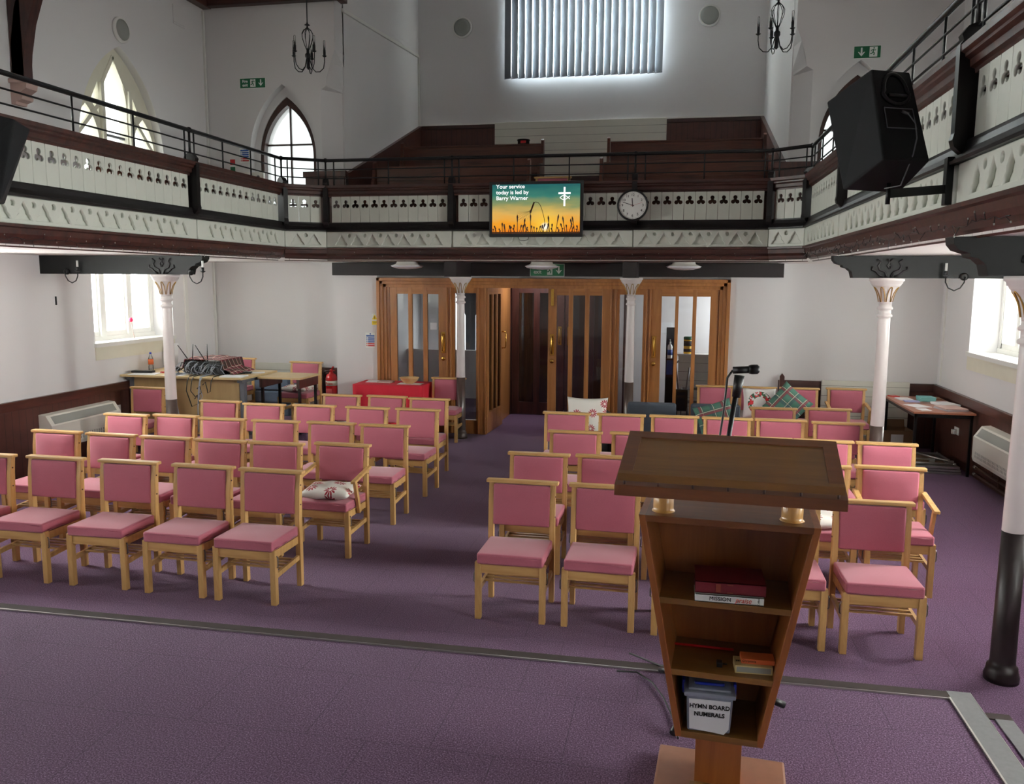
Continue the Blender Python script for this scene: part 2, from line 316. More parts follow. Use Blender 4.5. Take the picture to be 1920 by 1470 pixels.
# ------------------------------------------------------------------ mesh helpers
class MB:
    def __init__(s): s.bm = bmesh.new()
    def box(s, x0, x1, y0, y1, z0, z1, bev=0.0, mat=None):
        vs = [s.bm.verts.new(v) for v in ((x0, y0, z0), (x1, y0, z0), (x1, y1, z0), (x0, y1, z0), (x0, y0, z1), (x1, y0, z1), (x1, y1, z1), (x0, y1, z1))]
        fs = [s.bm.faces.new([vs[i] for i in f]) for f in ((3, 2, 1, 0), (4, 5, 6, 7), (0, 1, 5, 4), (1, 2, 6, 5), (2, 3, 7, 6), (3, 0, 4, 7))]
        if bev:
            es = list({e for f in fs for e in f.edges})
            r = bmesh.ops.bevel(s.bm, geom=es, offset=bev, segments=2, affect='EDGES', profile=0.6)
            vs = list({v for v in r['verts']} | {v for f in r['faces'] for v in f.verts})
        if mat is not None: bmesh.ops.transform(s.bm, matrix=mat, verts=[v for v in vs if v.is_valid])
        return s
    def hexa(s, pts, bev=0.0):
        """8 corners: bottom loop of 4 then top loop of 4"""
        vs = [s.bm.verts.new(v) for v in pts]
        fs = [s.bm.faces.new([vs[i] for i in f]) for f in ((3, 2, 1, 0), (4, 5, 6, 7), (0, 1, 5, 4), (1, 2, 6, 5), (2, 3, 7, 6), (3, 0, 4, 7))]
        if bev:
            es = list({e for f in fs for e in f.edges})
            bmesh.ops.bevel(s.bm, geom=es, offset=bev, segments=3, affect='EDGES', profile=0.5)
        return s
    def bar(s, a, b, w, h, up=(0, 0, 1), bev=0.0):
        a = Vector(a); b = Vector(b); d = (b - a).normalized(); u = Vector(up)
        sx = d.cross(u).normalized() * (w / 2); uy = sx.cross(d).normalized() * (h / 2)
        return s.hexa([a - sx - uy, a + sx - uy, b + sx - uy, b - sx - uy, a - sx + uy, a + sx + uy, b + sx + uy, b - sx + uy], bev)
    def tube(s, pts, r, n=8, closed=False, cap=True):
        pts = [Vector(p) for p in pts]; N = len(pts); rings = []
        rr = r if isinstance(r, (list, tuple)) else [r] * N
        prev = None
        for i, p in enumerate(pts):
            if closed: d = pts[(i + 1) % N] - pts[i - 1]
            else: d = pts[min(i + 1, N - 1)] - pts[max(i - 1, 0)]
            d.normalize()
            if prev is None:
                a = Vector((0, 0, 1)) if abs(d.z) < 0.9 else Vector((1, 0, 0)); u = d.cross(a).normalized()
            else:
                u = (prev - d * prev.dot(d)); u = u.normalized() if u.length > 1e-6 else d.orthogonal().normalized()
            prev = u; w = d.cross(u)
            rings.append([s.bm.verts.new(p + (u * math.cos(2 * PI * k / n) + w * math.sin(2 * PI * k / n)) * rr[i]) for k in range(n)])
        for i in range(N if closed else N - 1):
            A, B = rings[i], rings[(i + 1) % N]
            for k in range(n):
                f = s.bm.faces.new((A[k], A[(k + 1) % n], B[(k + 1) % n], B[k])); f.smooth = True
        if not closed and cap:
            s.bm.faces.new(rings[0][::-1]); s.bm.faces.new(rings[-1])
        return s
    def lathe(s, prof, n=24, c=(0, 0, 0), axis='z', smooth=True, cap=True):
        rings = []
        for r, z in prof:
            ring = []
            for k in range(n):
                a = 2 * PI * k / n; x, y = r * math.cos(a), r * math.sin(a)
                v = (x, y, z) if axis == 'z' else ((x, -z, y) if axis == 'y' else (z, x, y))
                ring.append(s.bm.verts.new((v[0] + c[0], v[1] + c[1], v[2] + c[2])))
            rings.append(ring)
        for A, B in zip(rings, rings[1:]):
            for k in range(n):
                f = s.bm.faces.new((A[k], A[(k + 1) % n], B[(k + 1) % n], B[k])); f.smooth = smooth
        if cap:
            s.bm.faces.new(rings[0][::-1]); s.bm.faces.new(rings[-1])
        return s
    def prism(s, poly, a, b, plane='xz'):
        """2D polygon extruded along the missing axis from a to b"""
        def P(u, v, w): return {'xz': (u, w, v), 'yz': (w, u, v), 'xy': (u, v, w)}[plane]
        A = [s.bm.verts.new(P(u, v, a)) for u, v in poly]; B = [s.bm.verts.new(P(u, v, b)) for u, v in poly]
        n = len(poly); s.bm.faces.new(A); s.bm.faces.new(B[::-1])
        for i in range(n): s.bm.faces.new((A[i], B[i], B[(i + 1) % n], A[(i + 1) % n]))
        return s
    def sweep(s, path, prof, closed=True, caps=True):
        """profile (offset to the left of the path, z) along a 2D path with mitred corners"""
        pts = [Vector((p[0], p[1])) for p in path]; N = len(pts); rings = []
        for i, p in enumerate(pts):
            d0 = (pts[i] - pts[i - 1]).normalized() if i else None
            d1 = (pts[i + 1] - pts[i]).normalized() if i < N - 1 else None
            if d0 is None: d0 = d1
            if d1 is None: d1 = d0
            n0 = Vector((-d0.y, d0.x)); n1 = Vector((-d1.y, d1.x)); nn = (n0 + n1).normalized(); k = 1 / max(0.3, nn.dot(n0))
            rings.append([s.bm.verts.new((p.x + nn.x * k * o, p.y + nn.y * k * o, z)) for o, z in prof])
        m_ = len(prof)
        for A, B in zip(rings, rings[1:]):
            for k in range(m_ if closed else m_ - 1):
                s.bm.faces.new((A[k], A[(k + 1) % m_], B[(k + 1) % m_], B[k]))
        if caps: s.bm.faces.new(rings[0]); s.bm.faces.new(rings[-1][::-1])
        return s
    def sphere(s, c, r, sz=1.0, seg=12):
        mt = Matrix.Translation(c) @ Matrix.Diagonal((1, 1, sz, 1))
        g = bmesh.ops.create_uvsphere(s.bm, u_segments=seg, v_segments=max(6, seg // 2 + 2), radius=r, matrix=mt)
        for v in g['verts']:
            for f in v.link_faces: f.smooth = True
        return s
    def mesh(s, mt):
        """append a mesh datablock transformed"""
        k0 = len(s.bm.verts); s.bm.from_mesh(mt[0]); s.bm.verts.ensure_lookup_table()
        bmesh.ops.transform(s.bm, matrix=mt[1], verts=s.bm.verts[k0:]); return s
    def build(s, name, mat, parent=None, loc=None, rot=None, smooth=False, label=None):
        bmesh.ops.recalc_face_normals(s.bm, faces=s.bm.faces)
        me = bpy.data.meshes.new(name); s.bm.to_mesh(me); s.bm.free()
        o = bpy.data.objects.new(name, me); COL.objects.link(o)
        me.materials.append(mat)
        if smooth:
            for p in me.polygons: p.use_smooth = True
        if parent is not None: o.parent = parent
        if loc is not None: o.location = loc
        if rot is not None: o.rotation_euler = rot
        if label: o['label'] = label
        return o
def tag(o, label, cat, group=None):
    o['label'] = label; o['category'] = cat
    if group: o['group'] = group
    return o
def thing(name, label, cat, loc=(0, 0, 0), rz=0, group=None):
    o = bpy.data.objects.new(name, None); COL.objects.link(o); o.empty_display_size = 0.1
    o.location = loc; o.rotation_euler = (0, 0, rz); return tag(o, label, cat, group)
def struct(o): o['kind'] = 'structure'; return o
def dup(root, loc, rz=0, label=None, group=None):
    r = root.copy(); COL.objects.link(r); r.location = loc; r.rotation_euler = (0, 0, rz)
    if label: r['label'] = label
    if group: r['group'] = group
    for ch in list(root.children):
        c = ch.copy(); COL.objects.link(c); c.parent = r
        for g in ch.children:
            d = g.copy(); COL.objects.link(d); d.parent = c
    return r
def plate_mesh(outers, holes, depth, chamfer=0.0):
    """flat shapes with holes, thickness depth, centred on w=0 (u,v in XY)"""
    cu = bpy.data.curves.new('plate', 'CURVE'); cu.dimensions = '2D'; cu.fill_mode = 'BOTH'; cu.extrude = depth / 2 - chamfer
    if chamfer: cu.bevel_depth = chamfer; cu.bevel_resolution = 0; cu.offset = -chamfer
    for poly in list(outers) + list(holes):
        sp = cu.splines.new('POLY'); sp.points.add(len(poly) - 1)
        for i, (u, v) in enumerate(poly): sp.points[i].co = (u, v, 0, 1)
        sp.use_cyclic_u = True
    o = bpy.data.objects.new('plate', cu); COL.objects.link(o)
    dg = bpy.context.evaluated_depsgraph_get(); me = bpy.data.meshes.new_from_object(o.evaluated_get(dg))
    bpy.data.objects.remove(o); bpy.data.curves.remove(cu); return me
def frameM(u, v, loc):
    """columns: u axis, v axis, w = u x v"""
    u = Vector(u).normalized(); v = Vector(v).normalized(); w = u.cross(v)
    mm = Matrix((u, v, w)).transposed().to_4x4(); mm.translation = loc; return mm
LEFTW = lambda x: frameM((0, 1, 0), (0, 0, 1), (x, 0, 0))       # w=+X
BACKW = lambda y: frameM((1, 0, 0), (0, 0, 1), (0, y, 0))       # w=-Y
def plate(name, outers, holes, depth, mt, mat, parent=None, label=None, chamfer=0.0):
    me = plate_mesh(outers, holes, depth, chamfer)
    b = MB().mesh((me, mt)); return b.build(name, mat, parent, label=label)
def rect(u0, u1, v0, v1): return [(u0, v0), (u1, v0), (u1, v1), (u0, v1)]
def arch(uc, w, z0, zs, za, n=10):
    h = w / 2; H = za - zs; R = (h * h + H * H) / (2 * h)
    cx = uc - h + R; a1 = math.atan2(H, cx - uc)          # angle from centre to the apex, measured from -x
    L = [(cx - R * math.cos(a1 * i / n), zs + R * math.sin(a1 * i / n)) for i in range(n + 1)]
    Rr = [(2 * uc - u, v) for u, v in L[:-1]][::-1]
    pts = L + Rr
    if z0 < zs - 1e-6: pts = [(uc - h, z0)] + pts + [(uc + h, z0)]
    return pts
_txt = {}
def text_mesh(s, size, depth=0.001, bold=0.0, align='CENTER', spacing=1.0):
    cu = bpy.data.curves.new('t', 'FONT'); cu.body = s; cu.size = size; cu.extrude = depth / 2; cu.offset = bold
    cu.align_x = align; cu.align_y = 'CENTER'; cu.space_line = spacing; cu.resolution_u = 3
    o = bpy.data.objects.new('t', cu); COL.objects.link(o)
    dg = bpy.context.evaluated_depsgraph_get(); me = bpy.data.meshes.new_from_object(o.evaluated_get(dg))
    bpy.data.objects.remove(o); return me
def text(name, s, size, mt, mat, parent, bold=0.0, align='CENTER', sx=1.0, shear=0.0, depth=0.001, spacing=1.0):
    me = text_mesh(s, size, depth, bold, align, spacing)
    sh = Matrix(((sx, shear, 0, 0), (0, 1, 0, 0), (0, 0, 1, 0), (0, 0, 0, 1)))
    return MB().mesh((me, mt @ sh)).build(name, mat, parent)
def pillow(name, w, h, t, mat, parent=None, pinch=0.08, n=14):
    """cushion in the XY plane, centred"""
    bm = bmesh.new(); top = {}; bot = {}
    for i in range(n + 1):
        for j in range(n + 1):
            a = i / n * 2 - 1; b = j / n * 2 - 1
            k = max(0, (1 - a ** 4) * (1 - b ** 4)) ** 0.5
            x = a * w / 2 * (1 - pinch * (1 - b * b) * abs(a)); y = b * h / 2 * (1 - pinch * (1 - a * a) * abs(b))
            z = t / 2 * k + 0.003 + 0.006 * math.sin(a * 7 + b * 3) * k
            top[i, j] = bm.verts.new((x, y, z))
            bot[i, j] = top[i, j] if (i in (0, n) or j in (0, n)) else bm.verts.new((x, y, -z * 0.8))
    for i in range(n):
        for j in range(n):
            bm.faces.new((top[i, j], top[i + 1, j], top[i + 1, j + 1], top[i, j + 1]))
            f = (bot[i, j + 1], bot[i + 1, j + 1], bot[i + 1, j], bot[i, j])
            bm.faces.new(f)
    b = MB(); b.bm = bm; return b.build(name, mat, parent, smooth=True)

# ================================================================== the room
XL, XR, YB = -7.01, 3.42, 11.78
YN = -3.2
# floor and stage
struct(MB().box(XL - 0.4, XR + 0.4, YN, 16.2, -0.2, 0.0).build('floor', M['carpet']))
st = struct(MB().prism([(XL, YN), (1.27, YN), (1.27, 3.0), (1.285, 3.66), (XL, 3.66)], 0.0, 0.45, 'xy').build('floor', M['carpet']))
struct(MB().box(1.285, 1.50, YN, 3.80, 0.0, 0.30).box(1.50, 1.78, YN, 3.95, 0, 0.15).build('floor', M['carpet']))
M['nose'] = simple('brown_step_nosing', rgb(62, 54, 52), 0.9, spec=0.2, noise=0.1, scale=30)
M['nose_lit'] = simple('lit_step_nosing', rgb(122, 122, 124), 0.6, noise=0.15, scale=60)  # same nosing in lighter grey, light on the side edges put into the colour
struct(MB().box(XL, 1.285, 3.605, 3.668, 0.415, 0.456, 0.003).build('trim_1', M['nose']))
struct(MB().box(1.195, 1.288, YN, 3.668, 0.452, 0.4575).build('trim_2', M['nose_lit']))
struct(MB().box(1.288, 1.29, YN, 3.668, 0.43, 0.4585).box(1.187, 1.1945, YN, 3.61, 0.45, 0.4585).box(XL, 1.195, 3.598, 3.6045, 0.45, 0.4575).build('trim_3', M['alu']))
struct(MB().box(1.289, 1.503, 3.755, 3.806, 0.27, 0.306).build('trim_4', M['nose']))
struct(MB().box(1.43, 1.503, YN, 3.755, 0.27, 0.306).build('trim_5', M['nose_lit']))
# raised platform in the far left corner
struct(MB().box(XL, -4.86, 9.35, YB, 0.0, 0.2).build('floor', M['carpet']))

# side walls with window openings
def side_wall(name, x, w_dir):
    outer = rect(YN - 0.3, 12.2, -0.1, 6.6)
    holes = []
    for y in WIN_Y:
        holes.append(rect(y - 0.82, y + 0.82, 1.38, 2.42 + 0.02))
        holes.append(arch(y - 0.04, 1.68, 3.2, 3.75, 5.10))
    struct(plate(name, [outer], holes, 0.40, LEFTW(x - 0.2 * w_dir), M['wall']))
side_wall('wall_left', XL, 1)
side_wall('wall_right', XR, -1)
# back wall with the opening to the tower alcove
ox0, ox1 = -4.95, 1.42
arch_open = [(ox0 - 0.23, 2.44), (ox0 - 0.23, 4.93), (ox0 - 0.15, 4.98), (ox0 - 0.13, 5.1), (ox0 - 0.07, 5.3), (ox0, 5.48), (ox0, 7.6), (ox1, 7.6), (ox1, 5.48), (ox1 + 0.07, 5.3), (ox1 + 0.13, 5.1), (ox1 + 0.15, 4.98), (ox1 + 0.23, 4.93), (ox1 + 0.23, 2.44)]
struct(plate('wall_back', [[(XL - 0.4, -0.1), (-4.86, -0.1), (-4.86, 2.44)] + [arch_open[0]] + arch_open[1:] + [(1.35, 2.44), (1.35, -0.1), (XR + 0.4, -0.1), (XR + 0.4, 6.4), (-1.8, 10.7), (XL - 0.4, 6.4)]],
      [arch(-5.79, 1.08, 2.7, 4.02, 5.03), arch(2.23, 1.08, 2.7, 4.02, 5.03)], 0.34, BACKW(YB + 0.17), M['wall']))
# chamfered piers of the alcove
for xs, s in ((ox0, -1), (ox1, 1)):
    b = MB().prism([(xs + s * 0.23, YB), (xs + s * 0.23, YB + 0.34), (xs, YB + 0.34)], 2.44, 4.93, 'xy')
    top = [(xs + s * 0.23, 4.93), (xs + s * 0.15, 4.98), (xs + s * 0.07, 5.3), (xs, 5.48)]
    for (xa, za), (xb, zb) in zip(top, top[1:]):
        b.hexa([(xa, YB, za), (xs + s * 0.231, YB + 0.34, za), (xs + s * 0.23, YB + 0.35, za), (xs, YB + 0.34, za),
                (xb, YB, zb), (xs + s * 0.231, YB + 0.34, zb), (xs + s * 0.23, YB + 0.35, zb), (xs, YB + 0.34, zb)])
    struct(b.build('wall_pier', M['wall']))
# alcove walls
YA = 15.8
struct(MB().box(ox0 - 0.2, ox0, YB + 0.3, YA + 0.3, -0.1, 7.7).build('wall_alcove_left', M['wall']))
struct(MB().box(ox1, ox1 + 0.2, YB + 0.3, 12.9, -0.1, 7.7).box(ox1, ox1 + 0.2, 14.3, YA + 0.3, -0.1, 7.7).box(ox1, ox1 + 0.2, 12.9, 14.3, 2.2, 7.7).box(ox1, ox1 + 0.2, 12.9, 14.3, -0.1, 1.15).build('wall_alcove_right', M['wall']))
struct(plate('wall_alcove_back', [rect(ox0 - 0.2, ox1 + 0.2, -0.1, 7.7)], [rect(-3.16, -0.46, 5.97, 7.45), arch(-3.95, 1.3, 0.3, 1.5, 2.42)], 0.3, BACKW(YA + 0.15), M['wall']))
struct(MB().box(ox0, ox1, YB + 0.34, YA + 0.3, 7.6, 7.7).build('ceiling', M['ceil']))
# nave roof
struct(MB().prism([(XL - 0.4, 6.35), (-1.8, 10.6), (XR + 0.4, 6.35), (XR + 0.4, 6.5), (-1.8, 10.75), (XL - 0.4, 6.5)], YN - 0.3, YB + 0.3, 'xz').build('ceiling', M['ceil']))
struct(MB().box(XL - 0.4, XR + 0.4, YN - 0.3, YN, -0.1, 10.7).build('wall_front', M['wall']))
# wall plates at the eaves
struct(MB().box(XL, XL + 0.14, YN, YB, 6.13, 6.32, 0.01).build('trim_6', M['mahogy']))
struct(MB().box(XR - 0.14, XR, YN, YB, 6.13, 6.32, 0.01).build('trim_6', M['mahogy']))
struct(MB().box(XL + 0.14, -4.78, YB - 0.13, YB, 6.14, 6.32, 0.01).box(-4.84, -4.74, YB - 0.16, YB - 0.0, 6.09, 6.36, 0.01).build('trim_7', M['mahog']))
struct(MB().box(1.25, XR - 0.14, YB - 0.13, YB, 6.14, 6.32, 0.01).build('trim_7', M['mahog']))
# projecting wall round the glazed screen
YS = 11.4
struct(MB().box(-4.86, -4.22, YS, YB + 0.3, 0, 2.43).box(-4.22, 0.70, YS + 0.1, YB + 0.3, 2.22, 2.43).box(0.70, 1.36, YS, YB + 0.3, 0, 2.43).build('wall_screen', M['wall']))
struct(MB().box(-4.88, 1.36, YS - 0.06, YS, 2.25, 2.43, 0.004).build('trim_8', M['beamd']))
# dado
def dado(name, b, m_): return struct(b.build(name, m_))
dado('trim_9', MB().box(XL, XL + 0.03, YN, YB, 0.0, 0.82), M['dadoy'])
dado('trim_9', MB().box(XR - 0.03, XR, YN, YB, 0.0, 0.82), M['dadoy'])
dado('trim_10', MB().box(XL, XL + 0.05, YN, YB, 0.76, 0.865, 0.006), M['mahogy'])
dado('trim_10', MB().box(XR - 0.05, XR, YN, YB, 0.76, 0.865, 0.006), M['mahogy'])
dado('trim_11', MB().box(XL, -4.86, YB - 0.03, YB, 0.2, 0.82).box(1.36, XR, YB - 0.03, YB, 0, 0.82), M['dadox'])
dado('trim_12', MB().box(XL, -4.86, YB - 0.05, YB, 0.76, 0.865, 0.006).box(1.36, XR, YB - 0.05, YB, 0.76, 0.865, 0.006), M['mahog'])
struct(MB().box(1.96, 3.07, YB - 0.085, YB - 0.05, 0.0, 0.885, 0.006).build('trim_13', M['slatw']))
struct(MB().box(-6.6, -5.26, YB - 0.085, YB - 0.05, 0.2, 0.92, 0.006).build('trim_13', M['slatw']))
# conduits
struct(MB().box(XL + 0.0, XL + 0.03, YB - 0.05, YB - 0.02, 0.87, 6.1).box(XL, XL + 0.025, 10.95, 11.02, 0.87, 2.44).build('trim_14', M['white']))
struct(MB().box(XR - 0.02, XR, 11.6, 11.63, 0.87, 2.44).build('trim_14', M['white']))
struct(MB().tube([(ox0 + 0.02, 11.9, 6.35), (ox0 + 0.02, YA - 0.03, 6.35 - 0.001)], 0.001).bar((ox0 + 0.015, 12.0, 6.43), (ox0 + 0.015, YA - 0.03, 6.43), 0.001, 0.001).bar((ox0 + 0.015, 12.05, 6.10), (ox0 + 0.015, YA - 0.05, 6.38), 0.03, 0.05).bar((ox0 + 0.015, YA - 0.04, 6.38), (ox0 + 0.015, YA - 0.04, 5.1), 0.03, 0.05, up=(0, 1, 0)).build('trim_15', M['white']))
# small hatch cover high on the left wall
o = MB().box(XL, XL + 0.012, 11.0, 11.28, 5.72, 5.98, 0.003).box(XL + 0.012, XL + 0.02, 11.02, 11.26, 5.74, 5.75).build('wall_vent', M['wall'])
tag(o, 'small square hatch cover high on the left wall near the corner', 'vent')

# gallery floors and their white boarded underside
Zu = 2.44
M['boards'] = stripes_mat('white_boarded_soffit', rgb(224, 216, 212), rgb(150, 138, 134), 1, 0.14, 0.03, c2=rgb(236, 230, 228))
gf = [(XL, YN), (-5.08, YN), (-5.08, 10.16), (-4.58, 10.50), (1.08, 10.50), (1.50, 10.16), (1.50, YN), (XR, YN), (XR, YB), (XL, YB)]
struct(MB().prism(gf, Zu, Zu + 0.03, 'xy').build('ceiling', M['boards']))
struct(MB().prism(gf, Zu + 0.03, 2.75, 'xy').build('floor', M['mahogy']))
struct(MB().box(ox0, ox1, YB, YA, 2.44, 2.75).box(ox0, ox1, 11.95, YA, 2.75, 3.0).box(ox0, ox1, 13.35, YA, 3.0, 3.5).box(ox0, ox1, 14.75, YA, 3.5, 4.0).build('floor', M['mahog']))

# ------------------------------------------------------------------ windows
def lower_window(n, xw, s, yc):
    """three-light timber window in a plain opening; s=+1 for the left wall"""
    e = thing('window_%d' % n, '', 'window', (xw - s * 0.34, yc, 1.38)); e['kind'] = 'structure'
    del e['label']; del e['category']
    F = MB()
    for y0, y1 in ((-0.82, -0.76), (0.76, 0.82)): F.box(-0.03, 0.03, y0, y1, 0.05, 1.06)
    F.box(-0.04, 0.05, -0.82, 0.82, 0, 0.06)
    for y in (-0.27, 0.27): F.box(-0.035, 0.06, y - 0.05, y + 0.05, 0.05, 1.06)
    for y in (-0.54, 0.0, 0.54):
        for a in (-0.235, 0.205): F.box(-0.02, 0.025, y + a - 0.008, y + a + 0.038, 0.06, 1.06)
        F.box(-0.02, 0.03, y - 0.235, y + 0.235, 0.06, 0.12)
    F.build('window_frame', M['white'], e)
    MB().box(-0.004, 0.004, -0.78, 0.78, 0.05, 1.06).build('pane', M['frost'], e)
    if abs(yc - WIN_Y[0]) < 0.1:
        L = MB()
        for k in range(-9, 10):          # leaded lattice of the far light
            for sg in (-1, 1):
                z0 = 0.12; y0 = 0.54 + k * 0.055
                pts = [(0.006, y0 + sg * t * 0.8, z0 + t * 1.15) for t in (0, 0.8)]
                a, b_ = Vector(pts[0]), Vector(pts[1]); q = []
                for i in range(21):
                    p = a.lerp(b_, i / 20)
                    if 0.335 < p.y < 0.745: q.append(p)
                if len(q) > 1: L.tube([q[0], q[-1]], 0.0022, 4)
        L.build('leading', M['greypaint'], e)
    MB().box(-s * -0.05 if s < 0 else 0.05, s * 0.36 + s * 0.04, -0.84, 0.84, -0.05, 0.005, 0.0).build('window_sill', M['white'], e) if False else \
        MB().box(min(s * 0.05, s * 0.37), max(s * 0.05, s * 0.37), -0.84, 0.84, -0.04, 0.008).build('window_sill', M['white'], e)
    MB().box(min(s * 0.335, s * 0.35), max(s * 0.335, s * 0.35), -0.83, 0.83, -0.20, -0.04).build('apron_board', M['cream'], e)
    return e
def upper_window(n, xw, s, yc):
    e = thing('window_%d' % n, '', 'window', (xw - s * 0.17, yc - 0.04, 0)); e['kind'] = 'structure'
    del e['label']; del e['category']
    T = frameM((0, 1, 0), (0, 0, 1), (0, 0, 0))
    big = arch(0, 1.70, 3.15, 3.75, 5.12)
    def light(uc, w, z0, zs, za): return arch(uc, w, z0, zs, za, 8)
    c = light(0, 0.46, 3.3, 4.35, 4.92)
    hol = [c, light(-0.555, 0.45, 3.3, 3.85, 4.30), light(0.555, 0.45, 3.3, 3.85, 4.30), [(-0.46, 4.36), (-0.31, 4.22), (-0.30, 4.45), (-0.31, 4.62)], [(0.46, 4.36), (0.31, 4.22), (0.30, 4.45), (0.31, 4.62)]]
    me = plate_mesh([big], hol, 0.12); MB().mesh((me, T)).build('tracery', M['cream'], e)
    R_ = MB()
    for sg in (-1, 1):
        R_.box(-0.1 if s > 0 else -0.1, 0.1, sg * 0.27 - 0.03, sg * 0.27 + 0.03, 3.2, 4.6)
        R_.bar((s * 0.05, sg * 0.27, 4.55), (s * 0.05, 0, 4.98), 0.05, 0.04, up=(1, 0, 0))
        R_.bar((s * 0.05, sg * 0.74, 3.9), (s * 0.05, sg * 0.30, 4.35), 0.05, 0.035, up=(1, 0, 0))
    R_.build('mullion', M['cream'], e)
    MB().box(-0.075, -0.067, -0.8, 0.8, 3.2, 5.0).build('pane', M['frost'], e)
    MB().box(-0.02, 0.02, -0.22, 0.22, 3.98, 4.01).build('transom', M['greypaint'], e)
    return e
n = 1
for y in WIN_Y:
    lower_window(n, XL, 1, y); n += 1; upper_window(n, XL, 1, y); n += 1
    lower_window(n, XR, -1, y); n += 1; upper_window(n, XR, -1, y); n += 1
def gothic_back(n, xc):
    e = thing('window_%d' % n, '', 'window', (xc, YB + 0.27, 0)); e['kind'] = 'structure'; del e['label']; del e['category']
    T = frameM((1, 0, 0), (0, 0, 1), (0, 0, 0))
    me = plate_mesh([arch(0, 1.10, 2.7, 4.02, 5.05)], [arch(0, 0.90, 2.75, 4.02, 4.88)], 0.14); MB().mesh((me, T @ Matrix.Translation((0, 0, 0.06)))).build('surround', M['wall'], e)
    me = plate_mesh([arch(0, 0.93, 2.75, 4.02, 4.9)], [arch(0, 0.80, 2.78, 4.02, 4.76)], 0.22); MB().mesh((me, T)).build('window_frame', M['mahogz'], e)
    MB().box(-0.012, 0.012, -0.02, 0.02, 2.78, 4.75).box(-0.41, 0.41, -0.02, 0.02, 4.19, 4.215).box(-0.41, 0.41, -0.02, 0.02, 3.3, 3.325).build('glazing_bar', M['mahogz'], e)
    MB().box(-0.45, 0.45, -0.004, 0.004, 2.75, 4.85).build('pane', M['frost'], e)
gothic_back(n, -5.79); n += 1; gothic_back(n, 2.23); n += 1
e = thing('window_%d' % n, '', 'window', (-1.81, YA + 0.15, 5.97)); e['kind'] = 'structure'; del e['label']; del e['category']; n += 1
MB().box(-1.35, 1.35, -0.03, 0.03, 0, 0.06).box(-1.35, -1.28, -0.03, 0.03, 0, 1.42).box(1.28, 1.35, -0.03, 0.03, 0, 1.42).box(-0.43, -0.38, -0.03, 0.03, 0, 1.42).box(0.38, 0.43, -0.03, 0.03, 0, 1.42).build('window_frame', M['white'], e)
MB().box(-1.3, 1.3, -0.003, 0.003, 0.03, 1.42).build('pane', M['frost'], e)

# ================================================================== gallery fronts
def trefoil(uc, vc, s=1.0):
    cs = [(0, 0.032), (-0.0245, -0.020), (0.0245, -0.020)]; r = 0.0245; pts = []
    for k in range(42):
        a = 2 * PI * k / 42 + PI / 2; dx, dy = math.cos(a), math.sin(a); best = 0.019
        for cx, cy in cs:
            b = dx * cx + dy * cy; disc = b * b - (cx * cx + cy * cy - r * r)
            if disc > 0: best = max(best, b + math.sqrt(disc))
        pts.append((uc + dx * best * s, vc + dy * best * s))
    return pts
def circ(uc, vc, r, n=16): return [(uc + r * math.cos(2 * PI * k / n), vc + r * math.sin(2 * PI * k / n)) for k in range(n)]
def motif(uc, v0=2.642):
    L = [(-0.083, 0), (-0.064, 0.03), (-0.044, 0.045), (-0.042, 0.072), (-0.022, 0.098), (0, 0.132)]
    return [(uc + u, v0 + v) for u, v in L] + [(uc - u, v0 + v) for u, v in L[:-1][::-1]]
PANEL_O, FASC_O = -0.055, 0.0
